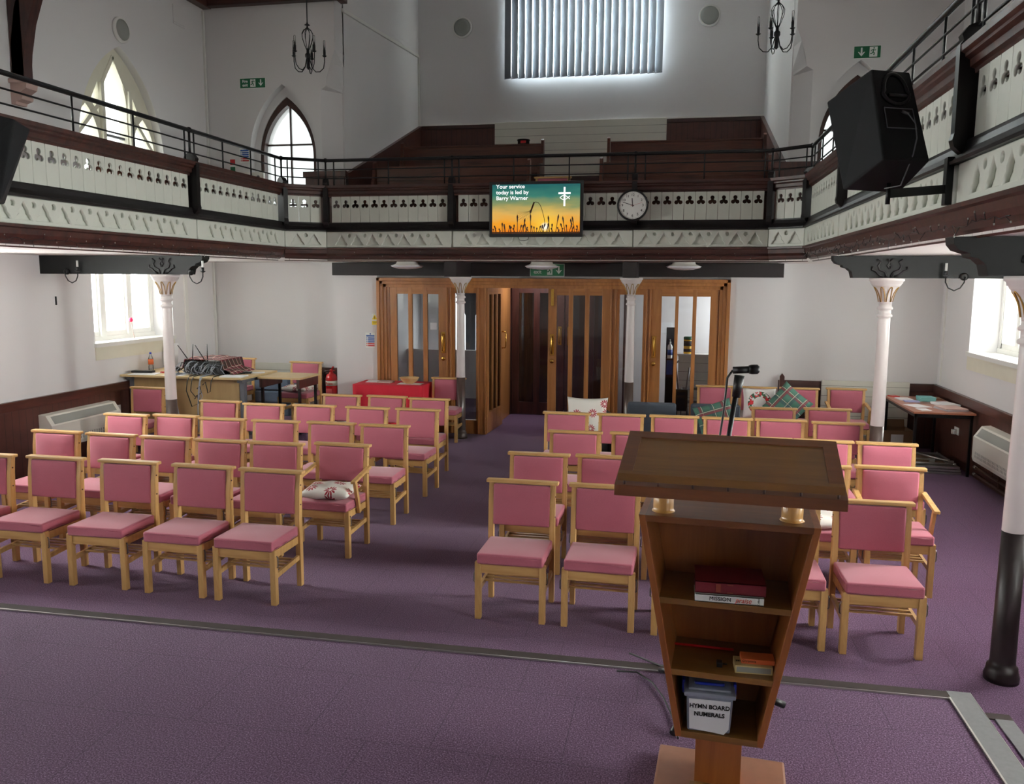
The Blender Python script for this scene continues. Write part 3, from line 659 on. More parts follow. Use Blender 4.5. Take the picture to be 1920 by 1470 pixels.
def gallery_run(e, path, bays):
    """path in XY with the nave on its left; bays = list of (segment index, t0, t1, boards, motifs)"""
    PF = [(0, 2.43), (0.02, 2.45), (0.05, 2.47), (0.06, 2.50), (0.085, 2.53), (0.095, 2.575), (0.125, 2.582), (0.125, 2.605), (0, 2.605)]
    sh = lambda pr, o: [(a + o, z) for a, z in pr]
    MB().sweep(path, sh(PF, -0.105)).build('cornice', M['mahog'], e)
    MB().sweep(path, [(-0.05, 2.605), (-0.028, 2.605), (-0.028, 2.815), (-0.05, 2.815)]).build('fascia_backing', M['panelwhite'], e)
    MB().sweep(path, [(-0.1, 2.815), (0.025, 2.815), (0.028, 2.832), (0.01, 2.84), (-0.02, 2.88), (-0.03, 2.915), (-0.03, 2.932), (-0.1, 2.932)]).build('moulding_band', M['blackpaint'], e)
    MB().sweep(path, [(-0.15, 3.262), (-0.045, 3.262), (-0.04, 3.285), (-0.018, 3.295), (-0.015, 3.33), (0.008, 3.345), (0.01, 3.36), (0.03, 3.372), (0.032, 3.405), (-0.15, 3.41)]).build('cap_rail', M['mahog'], e)
    hp = [Vector((p[0], p[1])) for p in path]
    def off(i, t, o):
        a, b = hp[i], hp[i + 1]; d = (b - a); L = d.length; d.normalize(); return a + d * t, d, Vector((-d.y, d.x)), L
    for seg, t0, t1, nb, nm in bays:
        a, d, nrm, L = off(seg, 0, 0)
        org = a + nrm * PANEL_O
        T = frameM((d.x, d.y, 0), (0, 0, 1), (org.x, org.y, 0))
        wb = (t1 - t0) / nb; outs = []; hol = []
        for k in range(nb):
            outs.append(rect(t0 + k * wb + 0.002, t0 + (k + 1) * wb - 0.002, 2.925, 3.27)); hol.append(trefoil(t0 + (k + 0.5) * wb, 3.165))
        plate('parapet_board', outs, hol, 0.022, T, M['panelwhite'], e, chamfer=0.002)
        org = a + nrm * -0.015
        T = frameM((d.x, d.y, 0), (0, 0, 1), (org.x, org.y, 0))
        s0 = 0 if t0 < 0.2 else t0 - 0.06; s1 = L if t1 > L - 0.2 else t1 + 0.06; hol = []
        pitch = 0.215; c0 = (t0 + t1) / 2 - (nm - 1) / 2 * pitch
        for k in range(nm):
            hol.append(motif(c0 + k * pitch))
            if k < nm - 1: hol.append(circ(c0 + (k + 0.5) * pitch, 2.762, 0.021))
        plate('carved_fascia', [rect(s0, s1, 2.606, 2.8145)], hol, 0.03, T, M['panelwhite'], e, chamfer=0.007)
def gpost(e, x, y, nx, ny, top=3.50):
    nrm = Vector((nx, ny)).normalized(); d = Vector((nrm.y, -nrm.x))
    T = frameM((nrm.x, nrm.y, 0), (0, 0, 1), (x, y, 0))
    prof = [(-0.10, 2.86), (-0.015, 2.86), (0.03, 2.90), (0.04, 2.935), (0.032, 2.97), (0.035, top - 0.11), (0.02, top - 0.09), (0.03, top - 0.06), (0.0, top - 0.02), (-0.05, top), (-0.10, top - 0.04), (-0.12, top - 0.12), (-0.12, 2.95)]
    b = MB().prism(prof, -0.032, 0.032, 'xy'); bmesh.ops.transform(b.bm, matrix=T, verts=b.bm.verts)
    b.tube([(x - nx * 0.05, y - ny * 0.05, top - 0.03), (x - nx * 0.05, y - ny * 0.05, 3.73)], 0.013, 8)
    b.sphere((x - nx * 0.05, y - ny * 0.05, 3.732), 0.03, 1, 10)
    return b.build('post', M['blackpaint'], e)
def rails(e, pts3, stan):
    MB().tube([(x, y, 3.73) for x, y in pts3], 0.021, 10).build('handrail', M['iron'], e)
    for z in (3.50, 3.612): MB().tube([(x, y, z) for x, y in pts3], 0.008, 6).build('lower_rail', M['iron'], e)
    for x, y in stan: MB().tube([(x, y, 3.41), (x, y, 3.72)], 0.009, 6).build('stanchion', M['iron'], e)
A, B_, C_, D_ = (-5.0, 10.13), (-4.55, 10.42), (1.05, 10.42), (1.42, 10.13)
Y0 = -1.0
# left gallery: nave lies to the right of travel +Y, so travel from far to near
gl = thing('gallery_parapet', 'left gallery front with white trefoil-pierced boards and dark rails', 'gallery front', (0, 0, 0))
gallery_run(gl, [A, (-5.0, Y0)], [(0, 0.07, 1.94, 13, 8), (0, 2.08, 5.24, 22, 14), (0, 5.40, 8.6, 22, 14)])
for y in (8.12, 4.82, 1.4): gpost(gl, -5.0, y, 1, 0)
rails(gl, [(-5.05, Y0), (-5.05, 10.15)], [(-5.05, y) for y in (9.4, 8.77, 8.20, 8.03, 7.2, 6.39, 5.59, 4.9, 4.74, 4.0, 3.2, 2.4, 1.5)] + [(-5.05, 10.02)])
gr = thing('gallery_parapet', 'right gallery front rising behind the hanging black loudspeaker', 'gallery front', (0, 0, 0))
gallery_run(gr, [(1.42, Y0), D_], [(0, 11.13 - 1.97, 11.13 - 0.07, 13, 8), (0, 5.92, 8.98, 21, 13), (0, 2.5, 5.74, 22, 14)])
for y in (8.07, 4.83, 1.4): gpost(gr, 1.42, y, -1, 0, 3.52)
rails(gr, [(1.47, 10.15), (1.47, Y0)], [(1.47, y) for y in (9.5, 8.88, 8.16, 7.98, 7.4, 6.7, 6.05, 5.39, 4.92, 4.74, 4.1, 3.4)] + [(1.47, 10.02)])
gc = thing('gallery_parapet', 'rear gallery front facing the stage, carrying the screen and clock', 'gallery front', (0, 0, 0))
cl = math.hypot(0.45, 0.29); cr = math.hypot(0.37, 0.29)
gallery_run(gc, [D_, C_, B_, A], [(0, 0.05, cr - 0.05, 3, 2), (1, 0.06, 1.53, 11, 7), (1, 1.66, 3.82, 16, 10), (1, 3.96, 5.54, 12, 7), (2, 0.05, cl - 0.05, 3, 2)])
for x in (-2.85, -0.54): gpost(gc, x, 10.42, 0, -1)
for x, y, nx, ny in ((-4.55, 10.42, 0.25, -0.95), (1.05, 10.42, -0.25, -0.95), (-5.0, 10.15, 0.85, -0.5), (1.42, 10.15, -0.85, -0.5)):
    k = math.hypot(nx, ny); gpost(gc, x, y, nx / k, ny / k)
rails(gc, [(1.47, 10.15), (1.06, 10.47), (-4.56, 10.47), (-5.05, 10.15)], [(x, 10.47) for x in (-4.45, -3.7, -2.95, -2.76, -2.05, -1.35, -0.63, -0.42, 0.28, 0.98)] + [(1.14, 10.41), (1.41, 10.2), (-4.64, 10.41), (-4.97, 10.2)])
# strings of unlit fairy lights along the cornices
def fairy(name, label, a, b, nb):
    e = thing(name, label, 'string lights'); t = MB(); q = MB(); a = Vector(a); b = Vector(b); pts = []
    for i in range(nb * 2 + 1):
        p = a.lerp(b, i / (nb * 2)) + Vector((0, 0, random.uniform(-0.012, 0.02))); pts.append(p)
        if i % 2:
            d = Vector((random.uniform(-0.02, 0.02), random.uniform(-0.05, 0.05), random.choice((-1, 1)) * random.uniform(0.02, 0.05)))
            t.tube([p, p + d], 0.0025, 4); q.sphere(p + d, 0.0045, 1.4, 6)
    t.tube(pts, 0.003, 4); t.build('wire', M['blackpl'], e)
    o = q.build('bulbs', M['grille'], e); o['kind'] = 'stuff'
fairy('string_lights', 'dark fairy lights pinned under the left gallery front', (-4.985, 4.6, 2.485), (-4.985, 10.0, 2.485), 44)
fairy('string_lights', 'dark fairy lights pinned under the right gallery front', (1.405, 4.0, 2.485), (1.405, 10.0, 2.485), 50)
fairy('string_lights', 'dark fairy lights pinned under the rear gallery front', (-4.4, 10.36, 2.50), (0.95, 10.36, 2.50), 30)

# ================================================================== columns and beams
def column(x, y, label, low, n=20):
    e = thing('cast_iron_column', label, 'column', (x, y, 0), 0)
    MB().lathe([(0.088, 0), (0.09, 0.03), (0.082, 0.055), (0.078, 0.085), (0.0665, 0.09), (0.065, 0.12), (0.0635, 0.3), (0.0605, 0.857)], n).build('lower_shaft', M[low], e)
    MB().lathe([(0.0605, 0.857), (0.061, 0.858), (0.052, 1.86), (0.052, 1.875), (0.066, 1.882), (0.068, 1.892), (0.064, 1.902), (0.053, 1.91), (0.053, 1.945), (0.066, 1.952), (0.069, 1.962), (0.064, 1.972), (0.055, 1.98), (0.055, 2.0)], n).build('upper_shaft', M['pcol'], e)
    MB().lathe([(0.055, 2.0), (0.060, 2.04), (0.072, 2.09), (0.094, 2.135), (0.118, 2.165), (0.125, 2.17), (0.125, 2.178), (0.135, 2.185), (0.14, 2.205), (0.152, 2.212), (0.152, 2.235), (0.14, 2.237)], n).build('capital', M['pcol'], e)
    g = MB()
    def rr(z):
        T = [(2.0, 0.055), (2.04, 0.060), (2.09, 0.072), (2.135, 0.094), (2.165, 0.118)]
        for (za, ra), (zb, rb) in zip(T, T[1:]):
            if z <= zb: return ra + (rb - ra) * (z - za) / (zb - za)
        return 0.118
    for k in range(8):
        a0 = 2 * PI * k / 8 + 0.2; pts = []
        for i in range(13):
            t = i / 12 * 2 - 1; z = 2.02 + 0.135 * (1 - abs(t) ** 2.2); a = a0 + t * 0.30; r = rr(z) + 0.003
            pts.append((r * math.cos(a), r * math.sin(a), z))
        g.tube(pts, 0.004, 5)
    g.build('gilt_leaves', M['gold'], e)
    return e
column(-5.50, 8.26, 'white column with brown foot standing before the cable-strewn desk', 'pbrown')
column(1.90, 8.24, 'white column between the chairs and the leaflet table on the right', 'pbrown')
column(1.85, 4.83, 'nearest column, tall dark foot on the carpet at the right edge', 'pdark', 32)
column(-2.90, 11.08, 'slim white column left of the open oak door', 'pbrown')
column(-0.585, 11.08, 'slim white column right of the double doors', 'pbrown')
def xbeam(label, xt, xw, y, s):
    """bracketed beam from the tip xt under the gallery front to the wall xw; s = +1 when the wall is at +x"""
    e = thing('gallery_beam', label, 'beam', (0, 0, 0))
    f = lambda u: xt + s * u
    prof = [(f(0), 2.438), (f(0.005), 2.40), (f(0.03), 2.37), (f(0.085), 2.352), (f(0.09), 2.335), (f(0.13), 2.325), (f(0.165), 2.295), (f(0.18), 2.237), (xw, 2.237), (xw, 2.438)]
    MB().prism(prof, y - 0.07, y + 0.07, 'xz').build('beam', M['beam'], e)
    b = MB(); xc = xt + s * 0.49
    for sg in (-1, 1):
        for pts in ([(0.02, 0.005), (0.035, 0.05), (0.085, 0.07), (0.10, 0.11), (0.08, 0.14), (0.11, 0.165)], [(0.05, 0.01), (0.09, 0.03), (0.12, 0.06), (0.15, 0.07), (0.145, 0.1)], [(0.0, 0.08), (0.02, 0.11), (0.0, 0.14), (0.025, 0.17)]):
            b.tube([(xc + sg * u, y - 0.072, 2.24 + v) for u, v in pts], 0.009, 6)
    b.build('carved_foliage', M['blackpaint'], e)
    return e
xbeam('black bracketed beam over the left column', -5.0, XL, 8.26, -1)
xbeam('black bracketed beam over the column by the leaflet table', 1.41, XR, 8.24, 1)
xbeam('nearest black bracketed beam at the right edge', 1.41, XR, 4.83, 1)
for x, lb in ((-2.9, 'short dark bracket above the slim column left of the open door'), (-0.585, 'short dark bracket above the slim column right of the double doors')):
    tag(MB().box(x - 0.085, x + 0.085, 10.55, YS - 0.06, 2.237, 2.438, 0.004).build('gallery_bracket', M['beamd']), lb, 'bracket')

# ================================================================== roof truss foot on the left wall
e = thing('roof_truss', 'dark curved timber brace springing from a pale corbel at top left', 'roof truss', (0, 0, 0))
b = MB().box(XL + 0.01, XL + 0.17, 7.97, 8.09, 4.28, 6.9, 0.008)
b.build('wall_post', M['mahogz'], e)
cv = [(-6.86, 4.29), (-6.83, 4.55), (-6.76, 4.85), (-6.62, 5.2), (-6.42, 5.52), (-6.1, 5.88), (-5.6, 6.3), (-5.0, 6.7)]
inn = [(x - 0.16, z + 0.04 + 0.05 * i) for i, (x, z) in enumerate(cv)]
b = MB()
for i in range(len(cv) - 1):
    b.hexa([(cv[i][0], 7.97, cv[i][1]), (cv[i][0], 8.09, cv[i][1]), (inn[i][0], 8.09, inn[i][1]), (inn[i][0], 7.97, inn[i][1]),
            (cv[i + 1][0], 7.97, cv[i + 1][1]), (cv[i + 1][0], 8.09, cv[i + 1][1]), (inn[i + 1][0], 8.09, inn[i + 1][1]), (inn[i + 1][0], 7.97, inn[i + 1][1])])
b.build('curved_brace', M['mahogz'], e)
MB().box(XL, XL + 0.22, 7.92, 8.14, 4.235, 4.28, 0.01).prism([(XL, 4.02), (XL + 0.05, 4.02), (XL + 0.06, 4.05), (XL + 0.13, 4.07), (XL + 0.14, 4.10), (XL + 0.10, 4.13), (XL + 0.19, 4.18), (XL + 0.2, 4.235), (XL, 4.235)], 7.95, 8.11, 'xz').build('corbel', M['pinkstone'], e)

# ================================================================== discs, lights, signs
def disc(label, loc, nrm, r):
    e = thing('bulkhead_light', label, 'light', loc)
    q = Vector(nrm).to_track_quat('Z', 'Y'); e.rotation_euler = q.to_euler()
    MB().lathe([(r, 0), (r, 0.02), (r * 0.97, 0.035), (r * 0.84, 0.045), (r * 0.82, 0.03)], 36).build('rim', M['white'], e)
    MB().lathe([(r * 0.82, 0.03), (r * 0.8, 0.045), (r * 0.5, 0.055), (0.01, 0.06)], 36).build('diffuser', M['grille'], e)
disc('round bulkhead light high on the left wall above the gothic window', (XL, 9.83, 5.30), (1, 0, 0), 0.155)
disc('round bulkhead light left of the blinds on the far wall', (-4.09, YA, 6.87), (0, -1, 0), 0.19)
disc('round bulkhead light right of the blinds on the far wall', (0.42, YA, 6.85), (0, -1, 0), 0.19)
for x, lb in ((-3.60, 'shallow white ceiling light left of the exit sign'), (-1.75, 'shallow white ceiling light partly covering the exit sign'), (0.08, 'shallow white ceiling light right of the exit sign')):
    e = thing('ceiling_light', lb, 'light', (x, 10.9, 2.38), 0, 'shallow lights under the rear gallery')
    MB().lathe([(0.14, 0.06), (0.15, 0.03), (0.19, 0.012), (0.225, 0.0)], 32).build('ring', M['white'], e)
    MB().lathe([(0.225, 0.0), (0.20, -0.02), (0.12, -0.04), (0.005, -0.046)], 32).build('diffuser', M['dome'], e)
def running_man(mt, s, mat, e):
    b = MB()
    def seg(p, w):
        for (a, c) in zip(p, p[1:]):
            a = Vector((a[0], a[1], 0)); c = Vector((c[0], c[1], 0)); b.bar(a, c, w, 0.02)
    seg([(0.02, 0.22), (-0.02, -0.02), (0.10, -0.10), (0.06, -0.30)], 0.085)
    seg([(-0.02, -0.02), (-0.10, -0.14), (-0.26, -0.16)], 0.085)
    seg([(0.02, 0.20), (0.16, 0.12), (0.22, 0.2)], 0.06); seg([(0.0, 0.2), (-0.14, 0.16), (-0.2, 0.04)], 0.06)
    b.lathe([(0.065, -0.01), (0.065, 0.01)], 14, c=(0.06, 0.33, 0))
    bmesh.ops.transform(b.bm, matrix=mt @ Matrix.Scale(s, 4), verts=b.bm.verts); b.build('running_figure', mat, e)
def arrow_down(mt, s, mat, e):
    pts = [(-0.07, 0.38), (0.07, 0.38), (0.07, -0.12), (0.2, 0.02), (0.3, 0.02), (0.0, -0.36), (-0.3, 0.02), (-0.2, 0.02), (-0.07, -0.12)]
    b = MB().prism(pts, -0.01, 0.01, 'xy'); bmesh.ops.transform(b.bm, matrix=mt @ Matrix.Scale(s, 4), verts=b.bm.verts); b.build('arrow', mat, e)
def exit_sign(label, x, y, z, w, h, kind):
    e = thing('exit_sign', label, 'sign', (x, y, z))
    MB().box(-w / 2 - 0.008, w / 2 + 0.008, -0.004, 0.0, -h / 2 - 0.008, h / 2 + 0.008).build('border', M['signw'], e)
    MB().box(-w / 2, w / 2, -0.007, -0.004, -h / 2, h / 2).build('green_panel', M['green'], e)
    T = lambda u, v: frameM((1, 0, 0), (0, 0, 1), (u, -0.0085, v))
    if kind == 'fire':
        text('lettering', 'Fire\nexit', h * 0.42, T(-w * 0.3, h * 0.0), M['signw'], e, 0.0015, spacing=0.95)
        MB().box(-w * 0.09, w * 0.12, -0.009, -0.007, -h * 0.4, h * 0.4).build('doorway', M['signw'], e)
        running_man(frameM((1, 0, 0), (0, 0, 1), (w * 0.01, -0.010, 0)), h * 0.95, M['green'], e); arrow_down(T(w * 0.33, 0), h * 0.95, M['signw'], e)
    elif kind == 'right':
        arrow_down(T(-w * 0.22, 0), h * 1.0, M['signw'], e)
        MB().box(w * 0.08, w * 0.38, -0.009, -0.007, -h * 0.42, h * 0.42).build('doorway', M['signw'], e)
        running_man(frameM((1, 0, 0), (0, 0, 1), (w * 0.22, -0.010, 0)), h * 0.95, M['green'], e)
    else:
        text('lettering', 'exit', h * 0.46, T(-w * 0.29, -h * 0.16), M['signw'], e, 0.0015)
        MB().box(w * 0.0, w * 0.16, -0.009, -0.007, -h * 0.42, h * 0.38).build('doorway', M['signw'], e)
        running_man(frameM((1, 0, 0), (0, 0, 1), (w * 0.08, -0.010, 0)), h * 0.95, M['green'], e); arrow_down(T(w * 0.35, 0), h * 0.95, M['signw'], e)
exit_sign('green Fire exit sign beside the left gothic window upstairs', -6.25, YB - 0.001, 5.06, 0.40, 0.135, 'fire')
exit_sign('green arrow and running figure sign above the right gothic window', 2.30, YB - 0.001, 5.12, 0.32, 0.145, 'right')
exit_sign('green exit sign on the dark beam over the double doors', -1.745, YS - 0.062, 2.335, 0.46, 0.155, 'exit')
def notice(label, mt, w, h, name='fire_action_notice'):
    e = thing(name, label, 'sign'); e.matrix_world = mt
    MB().box(-w / 2, w / 2, -h / 2, h / 2, 0, 0.004).build('board', M['signw'], e)
    k = h / 8
    b = MB(); r = MB(); d = MB()
    b.box(-w * 0.42, w * 0.42, h / 2 - 2.1 * k, h / 2 - 1.35 * k, 0.004, 0.005)
    for i in range(3):
        y1 = h / 2 - (2.5 + i) * k; b.box(-w * 0.25, w * 0.42, y1 - 0.7 * k, y1, 0.004, 0.005); b.lathe([(0.3 * k, 0.004), (0.3 * k, 0.005)], 12, c=(-w * 0.36, y1 - 0.35 * k, 0))
    for i in range(2):
        y1 = h / 2 - (5.5 + i) * k; r.box(-w * 0.25, w * 0.42, y1 - 0.7 * k, y1, 0.004, 0.005); r.lathe([(0.3 * k, 0.004), (0.3 * k, 0.005)], 12, c=(-w * 0.36, y1 - 0.35 * k, 0))
    b.lathe([(0.4 * k, 0.004), (0.4 * k, 0.005)], 12, c=(0, h / 2 - 0.7 * k, 0))
    b.build('blue_lines', M['blue'], e); r.build('red_lines', M['red'], e)
notice('white fire action notice left of the oak door frame', frameM((1, 0, 0), (0, 0, 1), (-4.335, YS - 0.001, 1.32)), 0.15, 0.22)
notice('white fire action notice upstairs beyond the left gallery rail', frameM((1, 0, 0), (0, 0, 1), (-6.42, YB - 0.001, 4.03)), 0.16, 0.23)
e = thing('extinguisher_notice', 'narrow red and green extinguisher notice above the red extinguisher', 'sign', (-4.93, YB - 0.001, 1.27))
MB().box(-0.04, 0.04, -0.004, 0, -0.13, 0.13).build('board', simple('pale_green_board', rgb(222, 224, 196), 0.5), e)
MB().box(-0.035, 0.035, -0.006, -0.004, 0.035, 0.12).build('red_panel', M['red'], e)
MB().box(-0.03, 0.03, -0.0055, -0.004, -0.04, -0.03).box(-0.03, 0.02, -0.0055, -0.004, -0.065, -0.055).box(-0.03, 0.03, -0.0055, -0.004, -0.015, 0.015).build('green_lines', M['green'], e)
MB().box(-0.02, -0.004, -0.008, -0.006, 0.05, 0.105).box(0.008, 0.014, -0.008, -0.006, 0.05, 0.105).build('symbol', M['signw'], e)
e = thing('warning_notice', 'small yellow triangle warning notice beside the oak door frame', 'sign', (-4.265, YS - 0.001, 1.62))
MB().box(-0.045, 0.045, -0.003, 0, -0.085, 0.085).build('board', M['signw'], e)
MB().prism([(-0.04, 0.0), (0.04, 0.0), (0, 0.07)], -0.006, -0.003).box(-0.04, 0.04, -0.005, -0.003, -0.075, -0.02).build('yellow_panel', M['yellow'], e)
MB().box(-0.004, 0.004, -0.0075, -0.006, 0.02, 0.045).box(-0.004, 0.004, -0.0075, -0.006, 0.008, 0.014).box(-0.03, 0.03, -0.0065, -0.005, -0.04, -0.034).box(-0.03, 0.02, -0.0065, -0.005, -0.055, -0.049).build('black_marks', M['ink'], e)
e = thing('extinguisher_notice', 'small red and green notice upstairs left of the gallery window', 'sign', (-6.62, YB - 0.001, 3.86))
MB().box(-0.045, 0.045, -0.004, 0, -0.12, 0.12).build('board', M['signw'], e); MB().box(-0.04, 0.04, -0.006, -0.004, 0.03, 0.11).build('red_panel', M['red'], e)
MB().box(-0.04, 0.04, -0.006, -0.004, -0.1, 0.0).build('green_panel', M['green'], e)
e = thing('junction_box', 'cream control box low on the wall beyond the left gallery rail', 'electrical box', (-6.30, YB - 0.001, 3.70))
MB().box(-0.2, 0.2, -0.06, 0, -0.07, 0.07, 0.008).build('casing', M['heater'], e); MB().lathe([(0.022, 0.06), (0.02, 0.075)], 14, c=(0.12, 0, 0), axis='y').build('dial', M['greypaint'], e)

# ================================================================== screen and clock on the gallery front
w, h = 1.17, 0.675
e = thing('television', 'wide television showing a sunset slide on the rear gallery front', 'television', (-1.735, 10.30, 3.065))
MB().box(-w / 2, w / 2, -0.02, 0.035, -h / 2, h / 2, 0.006).box(-0.2, 0.2, 0.035, 0.12, -0.2, 0.2).build('casing', M['blackpl'], e)
sw, sh_ = w - 0.075, h - 0.085
MB().box(-sw / 2, sw / 2, -0.0225, -0.019, -sh_ / 2 + 0.005, sh_ / 2 + 0.005).build('picture', screen_picture(sw, sh_), e)
b = MB()
stem = [(0.02 * i / 10, -0.0245, 0) for i in range(1)]
def P2(u, v): return (u * sw, -0.0245, v * sh_)
pts = [P2(-0.005 + 0.085 * math.sin(t * PI / 2) * 1.2, 0.145 - 0.02 - 0.5 * (1 - math.cos(t * PI / 2))) for t in [i / 12 for i in range(13)]]
pts = [P2(-0.03, 0.10), P2(-0.015, 0.135), P2(0.0, 0.145), P2(0.03, 0.13), P2(0.055, 0.07), P2(0.075, -0.03), P2(0.095, -0.16), P2(0.11, -0.33)]
b.tube(pts, 0.0035, 5)
hd = [P2(-0.02, 0.13), P2(-0.04, 0.05), P2(-0.06, -0.07)]
for i in range(13):
    t = i / 12; p = Vector(hd[0]).lerp(Vector(hd[2]), t)
    b.hexa([p + Vector(v) for v in ((-0.012, 0, 0), (0, 0, -0.014), (0.012, 0, 0), (0, 0, 0.014), (-0.012, 0.001, 0), (0, 0.001, -0.014), (0.012, 0.001, 0), (0, 0.001, 0.014))])
for k in range(9):
    a = -0.9 - k * 0.17; L = 0.22 - 0.01 * abs(k - 4); p = Vector(hd[1]) + Vector((0, 0, -0.008 * k))
    b.tube([p, p + Vector((math.cos(a - 1.0) * L, 0, math.sin(a - 1.0) * L * 0.9 if math.sin(a - 1.0) < 0 else -0.1))], 0.0009, 4)
rnd = random.Random(3)
for k in range(46):
    u = -0.49 + 0.98 * k / 45; hgt = rnd.uniform(0.03, 0.12) + (0.1 if k in (13, 16, 20, 30, 33, 38, 42, 43) else 0)
    base = Vector(P2(u, -0.49)); tip = Vector(P2(min(0.49, max(-0.49, u + rnd.uniform(-0.03, 0.03))), -0.49 + hgt * 1.6))
    b.tube([base, tip], 0.004, 4); m_ = base.lerp(tip, 0.6)
    b.tube([m_, tip, tip + (tip - m_) * 0.4], [0.003, 0.012, 0.001], 5)
b.box(-sw / 2, sw / 2, -0.0245, -0.0235, -sh_ / 2 + 0.006, -sh_ / 2 + 0.02)
b.build('wheat_silhouette', M['emitk'], e)
T = frameM((1, 0, 0), (0, 0, 1), (-sw * 0.455, -0.0245, sh_ * 0.345))
text('caption', 'Your service\ntoday is led by\nBarry Warner', 0.066, T, M['emitw'], e, 0.0007, 'LEFT', 1.06, spacing=1.06)
b = MB(); cx, cz = sw * 0.325, sh_ * 0.25
def q(p0, p1, w_): b.bar((cx + p0[0], -0.0245, cz + p0[1]), (cx + p1[0], -0.0245, cz + p1[1]), w_, 0.001, up=(0, 1, 0))
q((0, 0.115), (0, -0.115), 0.022); q((-0.075, 0.04), (0.075, 0.04), 0.022)
for sg in (-1, 1): b.tube([(cx - 0.055 + i * 0.011, -0.0245, cz - 0.012 + sg * (0.026 * math.sin(PI * i / 9) if i <= 9 else -(i - 9) * 0.009)) for i in range(12)], 0.0045, 5)
b.build('cross_and_fish', M['emitw'], e)
MB().tube([(-0.23, 0.02, -h / 2 + 0.01), (-0.21, 0.02, -h / 2 - 0.035), (-0.15, 0.02, -h / 2 - 0.045), (-0.10, 0.02, -h / 2 - 0.03), (-0.09, 0.03, -h / 2 + 0.01)], 0.004, 6).build('cable', M['blackpl'], e)
e = thing('wall_clock', 'round black-rimmed clock on the rear gallery front', 'clock', (-0.553, 10.33, 3.10))
MB().lathe([(0.17, 0.0), (0.187, 0.01), (0.187, 0.04), (0.176, 0.05), (0.165, 0.045), (0.163, 0.03)], 48, axis='y').build('rim', M['blackpl'], e)
MB().lathe([(0.165, 0.025), (0.165, 0.031)], 48, axis='y').build('dial', M['signw'], e)
nb = MB()
for k in range(12):
    a = PI / 2 - 2 * PI * (k + 1) / 12
    me = text_mesh(str(k + 1), 0.042, 0.001, 0.0004); nb.mesh((me, frameM((1, 0, 0), (0, 0, 1), (0.123 * math.cos(a), -0.0325, 0.123 * math.sin(a)))))
for k in range(60):
    a = 2 * PI * k / 60; L = 0.008 if k % 5 else 0.012
    nb.bar((math.cos(a) * (0.158 - L), -0.032, math.sin(a) * (0.158 - L)), (math.cos(a) * 0.158, -0.032, math.sin(a) * 0.158), 0.0022 if k % 5 else 0.004, 0.001, up=(0, 1, 0))
nb.build('numerals', M['ink'], e)
def hand(ang, L, w_, m_, nm, y, back=0.02):
    a = PI / 2 - ang; MB().bar((-math.cos(a) * back, y, -math.sin(a) * back), (math.cos(a) * L, y, math.sin(a) * L), w_, 0.001, up=(0, 1, 0)).build(nm, m_, e)
hand(2 * PI * 11.8 / 12, 0.085, 0.009, M['ink'], 'hour_hand', -0.034); hand(2 * PI * 48 / 60, 0.125, 0.006, M['ink'], 'minute_hand', -0.0355)
hand(2 * PI * 12.5 / 60, 0.12, 0.002, M['red'], 'second_hand', -0.037, 0.03)

# ================================================================== vertical blind
e = thing('vertical_blind', 'grey vertical blind glowing at its edges on the far wall', 'blind', (-1.81, YA - 0.15, 5.88))
for k in range(22):
    x = -1.38 + k * 0.131; a = math.radians(21); dx, dy = 0.07 * math.cos(a), 0.07 * math.sin(a)
    MB().hexa([(x - dx, dy, 0), (x + dx, -dy, 0), (x + dx, -dy + 0.002, 0), (x - dx, dy + 0.002, 0), (x - dx, dy, 1.6), (x + dx, -dy, 1.6), (x + dx, -dy + 0.002, 1.6), (x - dx, dy + 0.002, 1.6)]).build('slat', None or M.setdefault('slat', simple('blind_fabric', rgb(142, 148, 156), 0.8)), e)
MB().box(-1.46, 1.46, -0.03, 0.03, 1.6, 1.65).build('head_rail', M['white'], e)
MB().tube([(-1.40 + i * 0.0655, 0.02 * (-1) ** i, 0.015 + 0.006 * (i % 2)) for i in range(44)], 0.002, 4).build('bottom_chain', M['white'], e)

# ================================================================== glazed oak screen
fr = MB()
for i in range(4):
    w0 = 0.0 + i * 0.045; dd = 0.05 - i * 0.022
    fr.box(-4.22 + w0, -4.22 + w0 + 0.045, YS - dd, YS + 0.08, 0, 2.22 - w0, 0.004)
    fr.box(0.70 - w0 - 0.045, 0.70 - w0, YS - dd, YS + 0.08, 0, 2.22 - w0, 0.004)
    if i < 3: fr.box(-4.22 + w0, 0.70 - w0, YS - dd, YS + 0.08, 2.22 - w0 - 0.045, 2.22 - w0, 0.004)
o = struct(fr.build('door_frame', M['oak']))
fr = MB()
for x0, x1 in ((-3.19, -3.11), (-2.73, -2.615), (-0.875, -0.79), (-0.40, -0.33)):
    fr.box(x0, x1, YS - 0.01, YS + 0.07, 0, 2.09, 0.004); fr.box(x0 + 0.0, x0 + 0.02, YS - 0.03, YS, 0.02, 2.085, 0.004); fr.box(x1 - 0.02, x1, YS - 0.03, YS, 0.02, 2.085, 0.004)
struct(fr.build('door_frame', M['oak']))
def sidelight(x0, x1):
    e = thing('window_1', '', 'w', (x0, YS + 0.02, 0)); e.name = 'window_20'; e['kind'] = 'structure'; del e['label']; del e['category']
    w = x1 - x0
    MB().box(0, 0.035, 0, 0.045, 0, 2.085).box(w - 0.035, w, 0, 0.045, 0, 2.085).box(0.035, w - 0.035, 0, 0.045, 2.01, 2.085).box(0.035, w - 0.035, 0, 0.045, 0, 0.2).build('window_frame', M['oak'], e)
    MB().box(0.035, w - 0.035, 0.018, 0.024, 0.2, 2.01).build('pane', M['glass'], e)
sidelight(-3.11, -2.73); sidelight(-0.79, -0.40)
